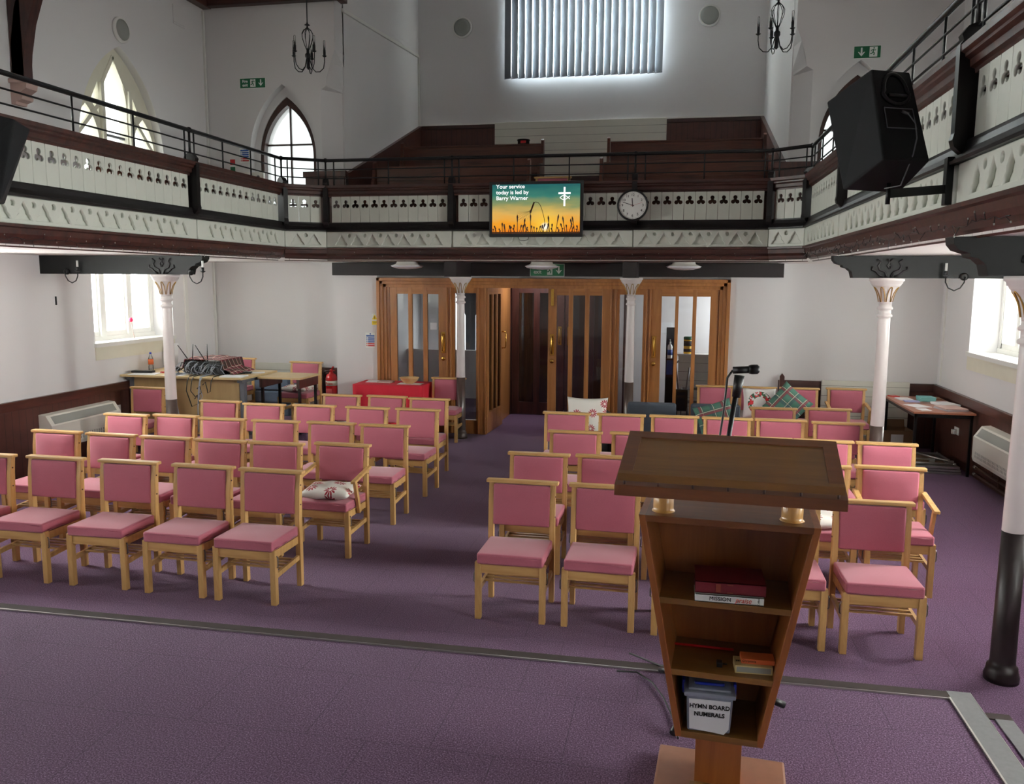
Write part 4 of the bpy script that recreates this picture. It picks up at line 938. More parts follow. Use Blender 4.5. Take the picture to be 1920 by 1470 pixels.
def pull_handle(e, x, z, y=-0.002, s=-1):
    MB().box(x - 0.03, x + 0.03, y - 0.003, y, z - 0.15, z + 0.15, 0.001).build('handle_plate', M['brass'], e)
    MB().tube([(x, y, z + 0.12), (x, y + s * 0.045, z + 0.115), (x, y + s * 0.055, z + 0.09), (x, y + s * 0.055, z - 0.09), (x, y + s * 0.045, z - 0.115), (x, y, z - 0.12)], 0.009, 10).build('door_handle', M['brass'], e)
def leaf(n, x, y, w, panes, rz=0.0, hx=None, lock=True, bolt=False, wm='oak', rail=0.3):
    e = thing('door_%d' % n, '', 'door', (x, y, 0.008), rz); e['kind'] = 'structure'; del e['label']; del e['category']
    t = 0.044; H = 2.08
    b = MB(); edges = [0] + [v for p in panes for v in p] + [w]
    for i in range(0, len(edges), 2): b.box(edges[i], edges[i + 1], 0, t, 0, H, 0.003)
    b.build('stile', M[wm], e)
    b = MB()
    for a, c in panes: b.box(a, c, 0.001, t - 0.001, 0, rail).box(a, c, 0.001, t - 0.001, H - 0.095, H)
    b.build('rail', M[wm + 'x' if wm + 'x' in M else wm], e)
    for a, c in panes: MB().box(a, c, t / 2 - 0.003, t / 2 + 0.003, rail, H - 0.095).build('pane', M['glass'], e)
    if hx is not None:
        pull_handle(e, hx, 1.30)
        if lock: MB().lathe([(0.03, 0.0), (0.03, 0.008), (0.022, 0.014), (0.005, 0.016)], 18, c=(hx, 0, 1.07), axis='y').build('lock', M['brass'], e)
    if bolt: MB().box(hx - 0.02, hx + 0.02, -0.012, 0, 1.84, 2.07).box(hx - 0.006, hx + 0.006, -0.022, -0.012, 1.86, 2.05).build('door_bolt', M['brass'], e)
    return e
PN = [(0.10, 0.28), (0.34, 0.50), (0.56, 0.72)]
d1 = leaf(1, -4.03, YS + 0.0, 0.84, [(0.10, 0.27), (0.33, 0.49), (0.555, 0.72)], 0, 0.79)
leaf(2, -0.33, YS + 0.0, 0.875, [(0.14, 0.32), (0.365, 0.55), (0.60, 0.78)], 0, 0.05)
leaf(3, -1.735, YS + 0.0, 0.86, [(0.12, 0.285), (0.345, 0.51), (0.57, 0.745)], 0, 0.06, True, True)
d4 = leaf(4, -2.605, YS + 0.03, 0.86, [(0.115, 0.285), (0.345, 0.51), (0.57, 0.745)], math.radians(87))
MB().tube([(0.81, 0, 1.42), (0.81, -0.05, 1.415), (0.81, -0.06, 1.39), (0.81, -0.06, 1.20), (0.81, -0.05, 1.175), (0.81, 0, 1.17)], 0.009, 8).build('door_handle', M['brass'], d4)
e = MB().box(-3.435, -3.335, YS + 0.0, YS + 0.004, 1.49, 1.59).build('paper_note', M['paper'])
tag(e, 'small white notice taped to the glass of the left oak door', 'notice')
# lobby behind the open leaf
struct(MB().box(-2.70, -2.64, 12.35, 13.25, 0, 2.43).build('wall_lobby', M['oak']))
for i, (x, w, r) in enumerate(((-2.62, 0.86, 0), (-1.74, 0.86, 0))):
    leaf(5 + i, x, 13.3, w, [(0.12, 0.36), (0.46, 0.74)], 0, 0.79 if i == 0 else 0.06, False, False, 'mahogz', 0.2)
struct(MB().box(-2.70, -0.78, 13.28, 13.36, 2.1, 2.43).box(-0.86, -0.78, 13.28, 13.36, 0, 2.1).box(-2.70, -2.63, 13.25, 13.36, 0, 2.1).build('door_frame', M['mahogz']))
struct(MB().box(-2.70, -0.78, 13.9, 13.95, 0, 2.43).build('wall_lobby', M['mahogz']))  # dark wall added behind the inner doors to keep their panes dark
struct(MB().box(-0.78, 1.42, 14.25, 14.33, 0, 2.43).box(-4.95, -2.70, 14.9, 14.98, 0, 0.9).build('wall_porch', M['wall']))
struct(MB().box(0.06, 1.42, 13.0, 13.2, 0, 1.06).build('wall_porch', M['slatw']))
struct(MB().box(0.04, 1.42, 12.97, 13.22, 1.06, 1.085).build('trim_20', M['white']))
struct(MB().box(-0.82, -0.76, 11.6, 12.5, 0, 2.43).build('wall_lobby', M['mahogz']))
# arched porch window tracery
gt = plate('window_30', [arch(-3.95, 1.34, 0.3, 1.5, 2.44)], [[(-4.5, 0.6), (-4.05, 0.6), (-4.05, 1.5), (-4.28, 2.0), (-4.5, 1.5)], [(-3.85, 0.6), (-3.4, 0.6), (-3.4, 1.5), (-3.62, 2.0), (-3.85, 1.5)], [(-3.95, 1.95), (-3.8, 2.12), (-3.95, 2.33), (-4.1, 2.12)]], 0.1, BACKW(YA + 0.1), simple('slate_grey_paint', rgb(74, 78, 84), 0.5)); struct(gt)
e = thing('wipes_tub', 'yellow wipes tub with green lid on the ledge behind the right oak door', 'tub', (0.20, 13.08, 1.085))
MB().lathe([(0.062, 0), (0.066, 0.01), (0.066, 0.22), (0.06, 0.225)], 24).build('tub', simple('yellow_tub_plastic', rgb(226, 178, 50), 0.4), e)
MB().lathe([(0.067, 0.22), (0.069, 0.23), (0.069, 0.255), (0.05, 0.265)], 24).build('lid', simple('green_lid', rgb(30, 96, 70), 0.4), e)
MB().lathe([(0.0665, 0.12), (0.0668, 0.12), (0.0668, 0.2), (0.0665, 0.2)], 24, cap=False).lathe([(0.0665, 0.03), (0.0668, 0.03), (0.0668, 0.08), (0.0665, 0.08)], 24, cap=False).build('printed_bands', M['ink'], e)
e = thing('sanitiser_stand', 'dark stand holding a white sanitiser pump bottle behind the right oak door', 'stand', (-0.07, 12.8, 0))
MB().box(-0.06, 0.06, 0.02, 0.04, 0, 1.5, 0.002).build('board', M['blackmetal'], e); MB().box(-0.15, 0.15, -0.12, 0.15, 0, 0.015).build('base', M['blackmetal'], e)
MB().box(-0.05, 0.05, -0.06, 0.02, 1.02, 1.035).build('tray', M['mahogz'], e)
MB().box(-0.045, 0.045, 0.012, 0.019, 0.78, 1.0).build('sign_card', M['blue'], e)
e = thing('pump_bottle', 'white hand gel bottle on the dark stand behind the glass door', 'bottle', (-0.07, 12.775, 1.035))
MB().lathe([(0.033, 0), (0.036, 0.01), (0.036, 0.17), (0.03, 0.2), (0.012, 0.215), (0.012, 0.23)], 18).build('body', M['signw'], e)
MB().lathe([(0.014, 0.23), (0.014, 0.25), (0.004, 0.252), (0.004, 0.28)], 10).box(-0.008, 0.008, -0.045, 0.01, 0.278, 0.288).build('pump', M['signw'], e)
MB().lathe([(0.0365, 0.05), (0.0368, 0.05), (0.0368, 0.13), (0.0365, 0.13)], 18, cap=False).build('label_band', M['blue'], e)
e = MB().box(-0.30, -0.06, 14.235, 14.25, 1.33, 1.50).build('paper_notice', M['paper']); tag(e, 'white notice pinned to the porch wall behind the right door glass', 'notice')
e = thing('wire_rack', 'thin black wire rack on the porch floor behind the right oak door', 'rack', (0.42, 12.6, 0))
b = MB()
for x in (-0.3, 0.3):
    for y in (-0.12, 0.12): b.tube([(x, y, 0), (x, y, 0.62)], 0.008, 6)
b.build('frame', M['steel'], e); b = MB()
for z in (0.2, 0.4, 0.6):
    for k in range(6): b.tube([(-0.3, -0.12 + k * 0.048, z), (0.3, -0.12 + k * 0.048, z)], 0.003, 4)
b.build('wire_shelves', M['steel'], e)
e = thing('folded_pushchair', 'dark folded wheeled frame standing behind the right oak door', 'pushchair', (0.12, 12.3, 0))
MB().tube([(-0.08, 0, 0.08), (-0.05, 0.03, 0.6), (-0.1, 0.0, 1.0), (-0.05, 0, 1.05)], 0.013, 8).tube([(0.1, 0, 0.08), (0.06, 0.03, 0.6), (0.1, 0.0, 0.95)], 0.013, 8).build('frame', M['steel'], e)
MB().lathe([(0.07, -0.015), (0.07, 0.015)], 20, c=(-0.08, 0, 0.075), axis='x').lathe([(0.07, -0.015), (0.07, 0.015)], 20, c=(0.1, 0, 0.075), axis='x').build('wheels', M['blackpl'], e)
MB().box(-0.1, 0.09, 0.0, 0.08, 0.3, 0.62, 0.02).build('seat_cloth', M['felt'], e)

# ================================================================== pink chairs
def make_chair(arms=False):
    e = thing('stacking_armchair' if arms else 'stacking_chair', 'x', 'chair', (0, 0, 0))
    for sx in (-1, 1):
        MB().box(sx * 0.212 - 0.02, sx * 0.212 + 0.02, -0.215, -0.175, 0, 0.385, 0.003).build('leg', M['beech'], e)
    for sx in (-1, 1):
        x0, x1 = sx * 0.213 - 0.017, sx * 0.213 + 0.017
        b = MB(); prof = [(0.165, 0.0), (0.205, 0.0), (0.208, 0.3), (0.205, 0.5), (0.215, 0.7), (0.228, 0.822), (0.190, 0.822), (0.17, 0.7), (0.158, 0.5), (0.16, 0.3)]
        b.prism(prof, x0, x1, 'yz'); b.build('leg', M['beech'], e)
    MB().box(-0.25, 0.25, 0.178, 0.238, 0.818, 0.842, 0.008).build('top_rail', M['beechx'], e)
    MB().box(-0.193, 0.193, -0.205, -0.185, 0.312, 0.382).build('seat_rail', M['beechx'], e)
    MB().box(-0.193, 0.193, 0.165, 0.185, 0.312, 0.38).build('seat_rail', M['beechx'], e)
    for sx in (-1, 1):
        MB().box(sx * 0.205 - 0.01, sx * 0.205 + 0.01, -0.176, 0.166, 0.318, 0.372).build('side_rail', M['beech'], e)
        MB().bar((sx * 0.212, -0.18, 0.195), (sx * 0.212, 0.17, 0.215), 0.02, 0.034).build('stretcher', M['beech'], e)
    for y in (-0.06, 0.0, 0.06, 0.12): MB().box(-0.203, 0.203, y - 0.009, y + 0.009, 0.207, 0.22).build('shelf_slat', M['beechx'], e)
    # seat pad: crowned
    def pad(x0, x1, y0, y1, z0, z1, r, crown, axis):
        bm = bmesh.new(); bmesh.ops.create_cube(bm, size=1.0)
        bmesh.ops.subdivide_edges(bm, edges=bm.edges, cuts=5, use_grid_fill=True)
        for v in bm.verts:
            u, w_, q = v.co.x * 2, v.co.y * 2, v.co.z * 2
            k = (1 - u ** 4)
            if axis == 'z':
                k *= (1 - w_ ** 4); X, Y, Z = (x0 + x1) / 2 + u * (x1 - x0) / 2, (y0 + y1) / 2 + w_ * (y1 - y0) / 2, (z0 + z1) / 2 + q * (z1 - z0) / 2
                if q > 0.9: Z += crown * k
            else:
                k *= (1 - q ** 4); X, Y, Z = (x0 + x1) / 2 + u * (x1 - x0) / 2, (y0 + y1) / 2 + w_ * (y1 - y0) / 2, (z0 + z1) / 2 + q * (z1 - z0) / 2
                if w_ < -0.9: Y -= crown * k
                if w_ > 0.9: Y += crown * 0.5 * k
            v.co = (X, Y, Z)
        es = [ed for ed in bm.edges if ed.calc_face_angle(0) > 0.9]
        bmesh.ops.bevel(bm, geom=es, offset=r, segments=3, affect='EDGES', profile=0.5)
        b = MB(); b.bm = bm; return b
    pad(-0.218, 0.218, -0.222, 0.165, 0.374, 0.447, 0.013, 0.012, 'z').build('seat', M['pink'], e, smooth=True)
    o = pad(-0.197, 0.197, -0.026, 0.022, -0.142, 0.142, 0.014, 0.014, 'y').build('backrest', M['pink'], e, smooth=True)
    o.location = (0, 0.186, 0.672); o.rotation_euler = (-0.06, 0, 0)
    for sx in (-1, 1):
        for yy, zz in ((0.187, 0.6), (0.194, 0.74)): MB().lathe([(0.006, -0.002), (0.006, 0.002)], 8, c=(sx * 0.231, yy, zz), axis='x').build('bolt_head', M['mahogz'], e)
    MB().tube([(0.236, -0.195, 0.345), (0.243, -0.195, 0.33), (0.243, -0.195, 0.27), (0.236, -0.195, 0.262)], 0.004, 6).build('linking_hook', M['steel'], e)
    MB().tube([(-0.234, -0.195, 0.32), (-0.242, -0.195, 0.3), (-0.242, -0.195, 0.25), (-0.234, -0.195, 0.245)], 0.004, 6).build('linking_hook', M['steel'], e)
    if arms:
        for sx in (-1, 1):
            b = MB().bar((sx * 0.238, 0.20, 0.655), (sx * 0.243, -0.15, 0.60), 0.04, 0.022, bev=0.004)
            b.bar((sx * 0.238, -0.10, 0.60), (sx * 0.238, -0.02, 0.33), 0.024, 0.035, up=(0, 1, 0))
            b.build('armrest', M['beech'], e)
    for c in e.children:
        if c.name.split('.')[0] in ('seat', 'backrest'):
            wn = c.modifiers.new('wn', 'WEIGHTED_NORMAL'); wn.keep_sharp = False
    return e
proto = make_chair(); proto_a = make_chair(True); used = set()
def put_chair(x, y, label, group, rz=0.0, arms=False, z=0.0):
    p = proto_a if arms else proto
    if arms not in used:
        used.add(arms); p.location = (x, y, z); p.rotation_euler = (0, 0, rz); p['label'] = label; p['group'] = group; return p
    return dup(p, (x, y, z), rz, label, group)
DY = -0.21
ordn = ['first', 'second', 'third', 'fourth', 'fifth', 'sixth']
LEFT = [('front row', [(-5.22, 5.42), (-4.62, 5.43), (-3.99, 5.43), (-3.37, 5.41), (-2.82, 5.39)]),
        ('second row', [(-5.40, 6.38), (-4.84, 6.36), (-4.29, 6.34), (-3.76, 6.32), (-3.25, 6.32), (-2.70, 6.40)]),
        ('third row', [(-5.40, 7.34), (-4.89, 7.40), (-4.33, 7.33), (-3.77, 7.33), (-3.21, 7.35), (-2.66, 7.33)]),
        ('fourth row', [(-4.98, 8.40), (-4.40, 8.30), (-3.83, 8.34), (-3.22, 8.33), (-2.66, 8.34)]),
        ('fifth row', [(-3.86, 9.17), (-3.31, 9.20), (-2.77, 9.12)])]
RIGHT = [('front row', [(-0.995, 5.46), (-0.425, 5.45), (0.14, 5.44), (0.71, 5.42), (1.25, 5.41)]),
         ('second row', [(-1.03, 6.38), (-0.49, 6.40), (0.04, 6.41), (0.56, 6.41), (1.07, 6.42), (1.60, 6.47)]),
         ('third row', [(-0.86, 7.41), (-0.30, 7.45), (0.26, 7.47), (0.79, 7.47), (1.29, 7.46), (1.80, 7.45)]),
         ('fourth row', [(-1.08, 8.46), (-0.52, 8.48), (0.02, 8.50), (0.54, 8.50), (1.06, 8.52), (1.59, 8.46)]),
         ('fifth row', [(1.08, 9.30), (1.65, 9.38)])]
rnd = random.Random(11)
for side, rows in (('left', LEFT), ('right', RIGHT)):
    for rn, cs in rows:
        for i, (x, y) in enumerate(cs):
            arms = (side == 'left' and rn == 'second row' and i == 5) or (side == 'right' and rn == 'second row' and i == 5)
            if side == 'left': pos = 'aisle-end' if i == len(cs) - 1 else ordn[i] + '-from-left'
            else: pos = 'aisle-end' if i == 0 else ('rightmost' if i == len(cs) - 1 else ordn[i] + '-from-aisle')
            lb = 'pink %schair, %s one in the %s of the %s block' % ('arm' if arms else '', pos, rn, side)
            put_chair(x, y + DY, lb, 'pink chairs in rows facing the stage', rnd.uniform(-0.02, 0.02) - (0.015 if side == 'left' else 0), arms)
put_chair(-6.46, 9.24 + DY, 'pink chair alone against the front of the cable-covered desk', 'spare pink chairs along the rear wall')
put_chair(-6.27, 10.95, 'pink chair behind the cable-covered desk, only its back showing', 'spare pink chairs along the rear wall', 0, False, 0.2)
put_chair(-5.10, 10.66, 'pink chair with a floral cushion behind the small desk', 'spare pink chairs along the rear wall', -0.03, False, 0.2)
put_chair(-3.09, 11.14 + DY, 'pink chair beside the red-covered table, partly behind a column', 'spare pink chairs along the rear wall')
put_chair(0.54, 11.13 + DY, 'pink chair against the right oak door, leftmost of the rear row', 'spare pink chairs along the rear wall')
put_chair(1.07, 11.13 + DY, 'pink chair holding the wreath cushion in the rear row', 'spare pink chairs along the rear wall')
put_chair(1.60, 11.15 + DY, 'pink chair behind the diamond-set tartan cushion in the rear row', 'spare pink chairs along the rear wall')
put_chair(2.19, 11.25 + DY, 'pink armchair against the white boarding, rightmost of the rear row', 'spare pink chairs along the rear wall', 0, True)
put_chair(-1.66, 10.98, 'pink chair up in the gallery peeping over the television', 'spare pink chairs along the rear wall', 0, False, 2.72)

# ================================================================== cushions
def cushion(label, w, h, t, mat, mt, name='cushion'):
    o = pillow(name, w, h, t, M[mat]); o.matrix_world = mt; return tag(o, label, 'cushion')
flat = lambda x, y, z, rz=0: Matrix.Translation((x, y, z)) @ Matrix.Rotation(rz, 4, 'Z')
def upright(x, y, z, tilt=0.25, rz=0.0, roll=0.0):
    return Matrix.Translation((x, y, z)) @ Matrix.Rotation(rz, 4, 'Z') @ Matrix.Rotation(PI / 2 - tilt, 4, 'X') @ Matrix.Rotation(roll, 4, 'Z')
cushion('white floral cushion lying on the aisle-end armchair of the second row', 0.42, 0.38, 0.10, 'floral', flat(-2.70, 6.14, 0.50, 0.08))
cushion('white floral cushion lying on the chair behind the small desk', 0.42, 0.38, 0.08, 'floral', flat(-5.10, 10.60, 0.695, -0.1))
cushion('white cushion on a fifth-row chair, glimpsed between chair backs', 0.40, 0.34, 0.09, 'floral', flat(-3.84, 8.92, 0.495, 0.5))
cushion('white floral cushion glimpsed beside the lectern on a second-row seat', 0.40, 0.38, 0.09, 'floral', flat(1.10, 6.18, 0.495, 0.3))
cushion('white floral cushion standing upright in the black tub chair', 0.48, 0.48, 0.13, 'floral', upright(-0.985, 9.62, 0.60, 0.22, 0.05))
cushion('white cushion printed with a holly wreath against the rear row', 0.42, 0.40, 0.11, 'wreath', upright(1.09, 10.98, 0.64, 0.25, 0.05))
cushion('green tartan cushion standing on its corner against the rear row', 0.44, 0.44, 0.12, 'tartan', upright(1.42, 10.82, 0.655, 0.3, -0.15, PI / 4 + 0.1))
cushion('green tartan cushion leaning in the low dark grey chair', 0.44, 0.46, 0.12, 'tartan', upright(0.50, 9.66, 0.60, 0.3, 0.1, 0.3))
# low upholstered chairs behind the right block
def lounge(name, x, y, label, arms):
    e = thing(name, label, 'chair', (x, y, 0))
    MB().box(-0.28, 0.28, -0.28, 0.25, 0.22, 0.40, 0.04).build('seat', M['greyfab'], e)
    MB().hexa([(-0.29, 0.2, 0.25), (0.29, 0.2, 0.25), (0.29, 0.32, 0.25), (-0.29, 0.32, 0.25), (-0.29, 0.26, 0.74), (0.29, 0.26, 0.74), (0.29, 0.37, 0.74), (-0.29, 0.37, 0.74)], 0.03).build('backrest', M['greyfab'], e)
    for sx in (-1, 1):
        for sy in (-0.23, 0.25): MB().box(sx * 0.24 - 0.02, sx * 0.24 + 0.02, sy - 0.02, sy + 0.02, 0, 0.23).build('leg', M['blackmetal'], e)
    return e
lounge('lounge_chair', -0.25, 9.75, 'low dark grey fabric chair right of the black tub chair', False)
lounge('lounge_chair', 0.50, 9.78, 'low dark grey fabric chair holding a tartan cushion', False)
e = thing('tub_chair', 'black leather tub chair with an upright floral cushion', 'chair', (-0.99, 9.68, 0))
b = MB(); N = 18
for i in range(N):
    a0, a1 = -0.35 + (PI + 0.7) * i / N, -0.35 + (PI + 0.7) * (i + 1) / N
    h0, h1 = [0.52 + 0.17 * max(0, math.sin(a)) for a in (a0, a1)]
    P = lambda a, r, z: (r * math.cos(a), r * 0.95 * math.sin(a), z)
    b.hexa([P(a0, 0.27, 0.1), P(a0, 0.35, 0.1), P(a1, 0.35, 0.1), P(a1, 0.27, 0.1), P(a0, 0.27, h0), P(a0, 0.35, h0 - 0.01), P(a1, 0.35, h1 - 0.01), P(a1, 0.27, h1)])
bmesh.ops.remove_doubles(b.bm, verts=b.bm.verts, dist=0.001)
b.build('backrest', M['leather'], e, smooth=False)
MB().lathe([(0.26, 0.12), (0.27, 0.2), (0.27, 0.38), (0.24, 0.42), (0.02, 0.43)], 28).build('seat', M['leather'], e)
for a in (0.8, 2.3, 3.9, 5.5): MB().lathe([(0.02, 0), (0.022, 0.12)], 10, c=(0.24 * math.cos(a), 0.24 * math.sin(a), 0)).build('leg', M['mahogz'], e)

# ================================================================== lectern and its contents
e = thing('lectern', 'tapering wooden lectern with open shelves on the stage', 'lectern', (0.19, 2.74, 0.45), -0.07)
yb0, yb1 = -0.14, 0.14
def xs(z): return 0.138 + (0.278 - 0.138) * (z - 0.265) / (1.005 - 0.265)
T_ = 0.022
for s_ in (-1, 1):
    MB().hexa([(s_ * xs(0.265), yb0, 0.265), (s_ * (xs(0.265) - T_), yb0, 0.265), (s_ * (xs(0.265) - T_), yb1, 0.265), (s_ * xs(0.265), yb1, 0.265),
               (s_ * xs(1.005), yb0, 1.005), (s_ * (xs(1.005) - T_), yb0, 1.005), (s_ * (xs(1.005) - T_), yb1, 1.005), (s_ * xs(1.005), yb1, 1.005)], 0.002).build('side_panel', M['lect'], e)
MB().box(-xs(1.0) + 0.02, xs(1.0) - 0.02, yb0, yb1, 0.983, 1.005, 0.002).build('top_panel', M['lectd'], e)
MB().box(-xs(0.27) + 0.018, xs(0.27) - 0.018, yb0, yb1, 0.265, 0.287, 0.001).build('bottom_panel', M['lectx'], e)
MB().prism([(-xs(0.28) + 0.02, 0.28), (xs(0.28) - 0.02, 0.28), (xs(0.99) - 0.02, 0.99), (-xs(0.99) + 0.02, 0.99)], yb1 - 0.015, yb1, 'xz').build('back_panel', M['lect'], e)
for z in (0.735, 0.495): MB().box(-xs(z) + 0.019, xs(z) - 0.019, yb0 + 0.004, yb1 - 0.015, z - 0.02, z, 0.001).build('shelf', M['lectx'], e)
for x in (-0.205, 0.195):
    MB().lathe([(0.038, 1.005), (0.036, 1.008), (0.033, 1.01), (0.033, 1.02), (0.033, 1.12)], 28, c=(x, -0.07, 0)).build('pillar', M['lectpost'], e)
# sloping board
H0, H1, ya, yb_ = 1.10, 1.205, -0.235, 0.135
def bp(u, t, dz=0): return (u, ya + (yb_ - ya) * t, H0 + (H1 - H0) * t + dz)
def slab(x0, x1, t0, t1, z0, z1): return MB().hexa([bp(x0, t0, z0), bp(x1, t0, z0), bp(x1, t1, z0), bp(x0, t1, z0), bp(x0, t0, z1), bp(x1, t0, z1), bp(x1, t1, z1), bp(x0, t1, z1)], 0.0)
slab(-0.30, 0.29, 0.1, 0.88, -0.004, 0.018).build('reading_board', M['lectx'], e)
fb = slab(-0.345, -0.30, 0.0, 1.0, -0.012, 0.022)
for a in ((0.29, 0.335, 0.0, 1.0), (-0.30, 0.29, 0.88, 1.0), (-0.30, 0.29, 0.0, 0.1)):
    k = MB(); x0, x1, t0, t1 = a; fb.hexa([bp(x0, t0, -0.012), bp(x1, t0, -0.012), bp(x1, t1, -0.012), bp(x0, t1, -0.012), bp(x0, t0, 0.022), bp(x1, t0, 0.022), bp(x1, t1, 0.022), bp(x0, t1, 0.022)])
fb.build('board_frame', M['lectd'], e)
fb = MB().hexa([bp(-0.335, 0.0, 0.036), bp(0.325, 0.0, 0.036), bp(0.325, 0.05, 0.036), bp(-0.335, 0.05, 0.036), bp(-0.335, 0.0, 0.06), bp(0.325, 0.0, 0.06), bp(0.325, 0.05, 0.06), bp(-0.335, 0.05, 0.06)])
fb.build('book_ledge', M['lectx'], e)
for i in range(7): MB().lathe([(0.004, 0.0), (0.004, 0.03)], 8, c=(-0.315 + i * 0.104, ya + 0.008, H0 + 0.015)).build('ledge_pin', M['mahogz'], e)
MB().box(-0.075, 0.075, -0.07, 0.09, 0.045, 0.265, 0.002).build('stem', M['lect'], e)
MB().box(-0.21, 0.23, -0.22, 0.18, 0.0, 0.045, 0.008).build('base', M['stone'], e)
MB().box(-0.09, 0.09, -0.2, -0.07, 0.045, 0.075, 0.003).build('foot_block', M['lectx'], e)
LX, LY, LZ = 0.19, 2.74, 0.45
def book(label, x, y, z, w, d, t, cover, pages, spine_txt=None, rz=0.0, name='book', edge_out=False):
    e = thing(name, label, 'book', (x, y, z), rz)
    b = MB().box(-w / 2, w / 2, -d / 2, d / 2, 0, 0.0025).box(-w / 2, w / 2, -d / 2, d / 2, t - 0.0025, t)
    if not edge_out: b.box(-w / 2, w / 2, -d / 2, -d / 2 + 0.003, 0, t)
    b.build('cover', M[cover], e)
    MB().box(-w / 2 + 0.004, w / 2 - 0.004, -d / 2 + 0.004, d / 2 - 0.004, 0.0025, t - 0.0025).build('pages', M[pages], e)
    return e
mp = book('white Mission Praise hymn book lying flat on the upper lectern shelf', LX + 0.005, 2.675, LZ + 0.735, 0.212, 0.14, 0.026, 'signw', 'paper')
text('spine_title', 'MISSION', 0.018, frameM((1, 0, 0), (0, 0, 1), (-0.028, -0.0712, 0.013)), M['ink'], mp, 0.0, sx=1.0)
text('spine_title', 'praise', 0.024, frameM((1, 0, 0), (0, 0, 1), (0.045, -0.0712, 0.013)), M['redink'], mp, 0.0, sx=0.85, shear=0.25)
text('publisher_name', 'Collins', 0.008, frameM((0, 0, 1), (-1, 0, 0), (0.09, -0.0712, 0.013)), M['ink'], mp)
bb = book('thick maroon leather book lying on the white hymn book', LX + 0.008, 2.69, LZ + 0.762, 0.218, 0.155, 0.038, 'maroon', 'maroon')
MB().box(-0.045, -0.03, -0.079, -0.0776, 0.006, 0.032).box(-0.01, 0.008, -0.079, -0.0776, 0.004, 0.007).box(-0.01, 0.008, -0.079, -0.0776, 0.03, 0.033).build('gilt_bands', simple('dull_gilt', rgb(128, 60, 40), 0.5), bb)
def matchbox(name, label, x, y, z, w, d, t, mat, strip, txt, tm, size, rz):
    e = thing(name, label, 'box', (x, y, z), rz)
    MB().box(-w / 2, w / 2, -d / 2, d / 2, 0, t, 0.001).build('carton', M[mat], e)
    if strip: MB().box(-w / 2 + 0.005, w / 2 - 0.005, -d / 2 - 0.0006, -d / 2, 0.004, t - 0.004).build('striking_strip', M['grille'], e)
    if txt: text('printed_name', txt, size, tm, M['ink'], e)
    return e
matchbox('matchbox', 'large pale yellow box of cooks matches on the lower lectern shelf', LX + 0.092, 2.665, LZ + 0.495, 0.118, 0.07, 0.026, 'tan', True, "COOK'S MATCHES", frameM((-1, 0, 0), (0, -1, 0), (0, 0.0, 0.0265)), 0.013, 0.03)
mb = matchbox('matchbox', 'small orange box resting on the pale yellow matchbox', LX + 0.106, 2.672, LZ + 0.522, 0.105, 0.055, 0.016, 'orange', False, 'Chronicle', frameM((1, 0, 0), (0, 0, 1), (-0.028, -0.0282, 0.009)), 0.011, 0.02)
e = MB().tube([(LX - 0.16, 2.80, LZ + 0.500), (LX + 0.04, 2.79, LZ + 0.500)], 0.0045, 8).build('red_pen', M['red']); tag(e, 'thin red rod lying along the back of the lower lectern shelf', 'rod')
e = MB().box(LX - 0.022, LX - 0.004, 2.655, 2.68, LZ + 0.495, LZ + 0.512, 0.002).tube([(LX - 0.005, 2.665, LZ + 0.505), (LX + 0.012, 2.668, LZ + 0.503)], 0.003, 6).build('clip', M['blackpl']); tag(e, 'tiny black clip on the lower lectern shelf', 'clip')
e = thing('storage_box', 'clear plastic box labelled HYMN BOARD NUMERALS at the lectern bottom', 'storage box', (LX - 0.042, 2.70, LZ + 0.288))
bx = MB().hexa([(-0.068, -0.085, 0), (0.068, -0.085, 0), (0.068, 0.085, 0), (-0.068, 0.085, 0), (-0.074, -0.09, 0.125), (0.074, -0.09, 0.125), (0.074, 0.09, 0.125), (-0.074, 0.09, 0.125)], 0.006)
bx.build('tub', M['plastic'], e)
MB().box(-0.082, 0.082, -0.098, 0.098, 0.123, 0.138, 0.005).box(-0.068, 0.068, -0.08, 0.08, 0.138, 0.146, 0.004).build('lid', M['plastic'], e)
MB().tube([(-0.045, -0.04, 0.148), (-0.045, -0.055, 0.152), (0.045, -0.055, 0.152), (0.045, -0.04, 0.148)], 0.005, 8).build('handle', M['plblue'], e)
for s_ in (-1, 1): MB().box(s_ * 0.078, s_ * 0.088, -0.03, 0.03, 0.10, 0.145, 0.003).build('latch', M['plblue'], e)
MB().prism([(-0.062, 0.012), (0.02, 0.004), (0.048, 0.0), (0.063, 0.02), (0.066, 0.115), (-0.066, 0.115)], -0.0925, -0.0915, 'xz').build('paper_label', M['paper'], e)
text('lettering', 'HYMN BOARD\nNUMERALS', 0.0195, frameM((1, 0, 0), (0, 0.02, 1), (0.0, -0.0935, 0.078)), M['ink'], e, 0.0006, spacing=1.35)
MB().box(-0.058, 0.058, -0.075, 0.075, 0.006, 0.09, 0.004).build('contents', simple('grey_card_numerals', rgb(150, 152, 160), 0.7), e)
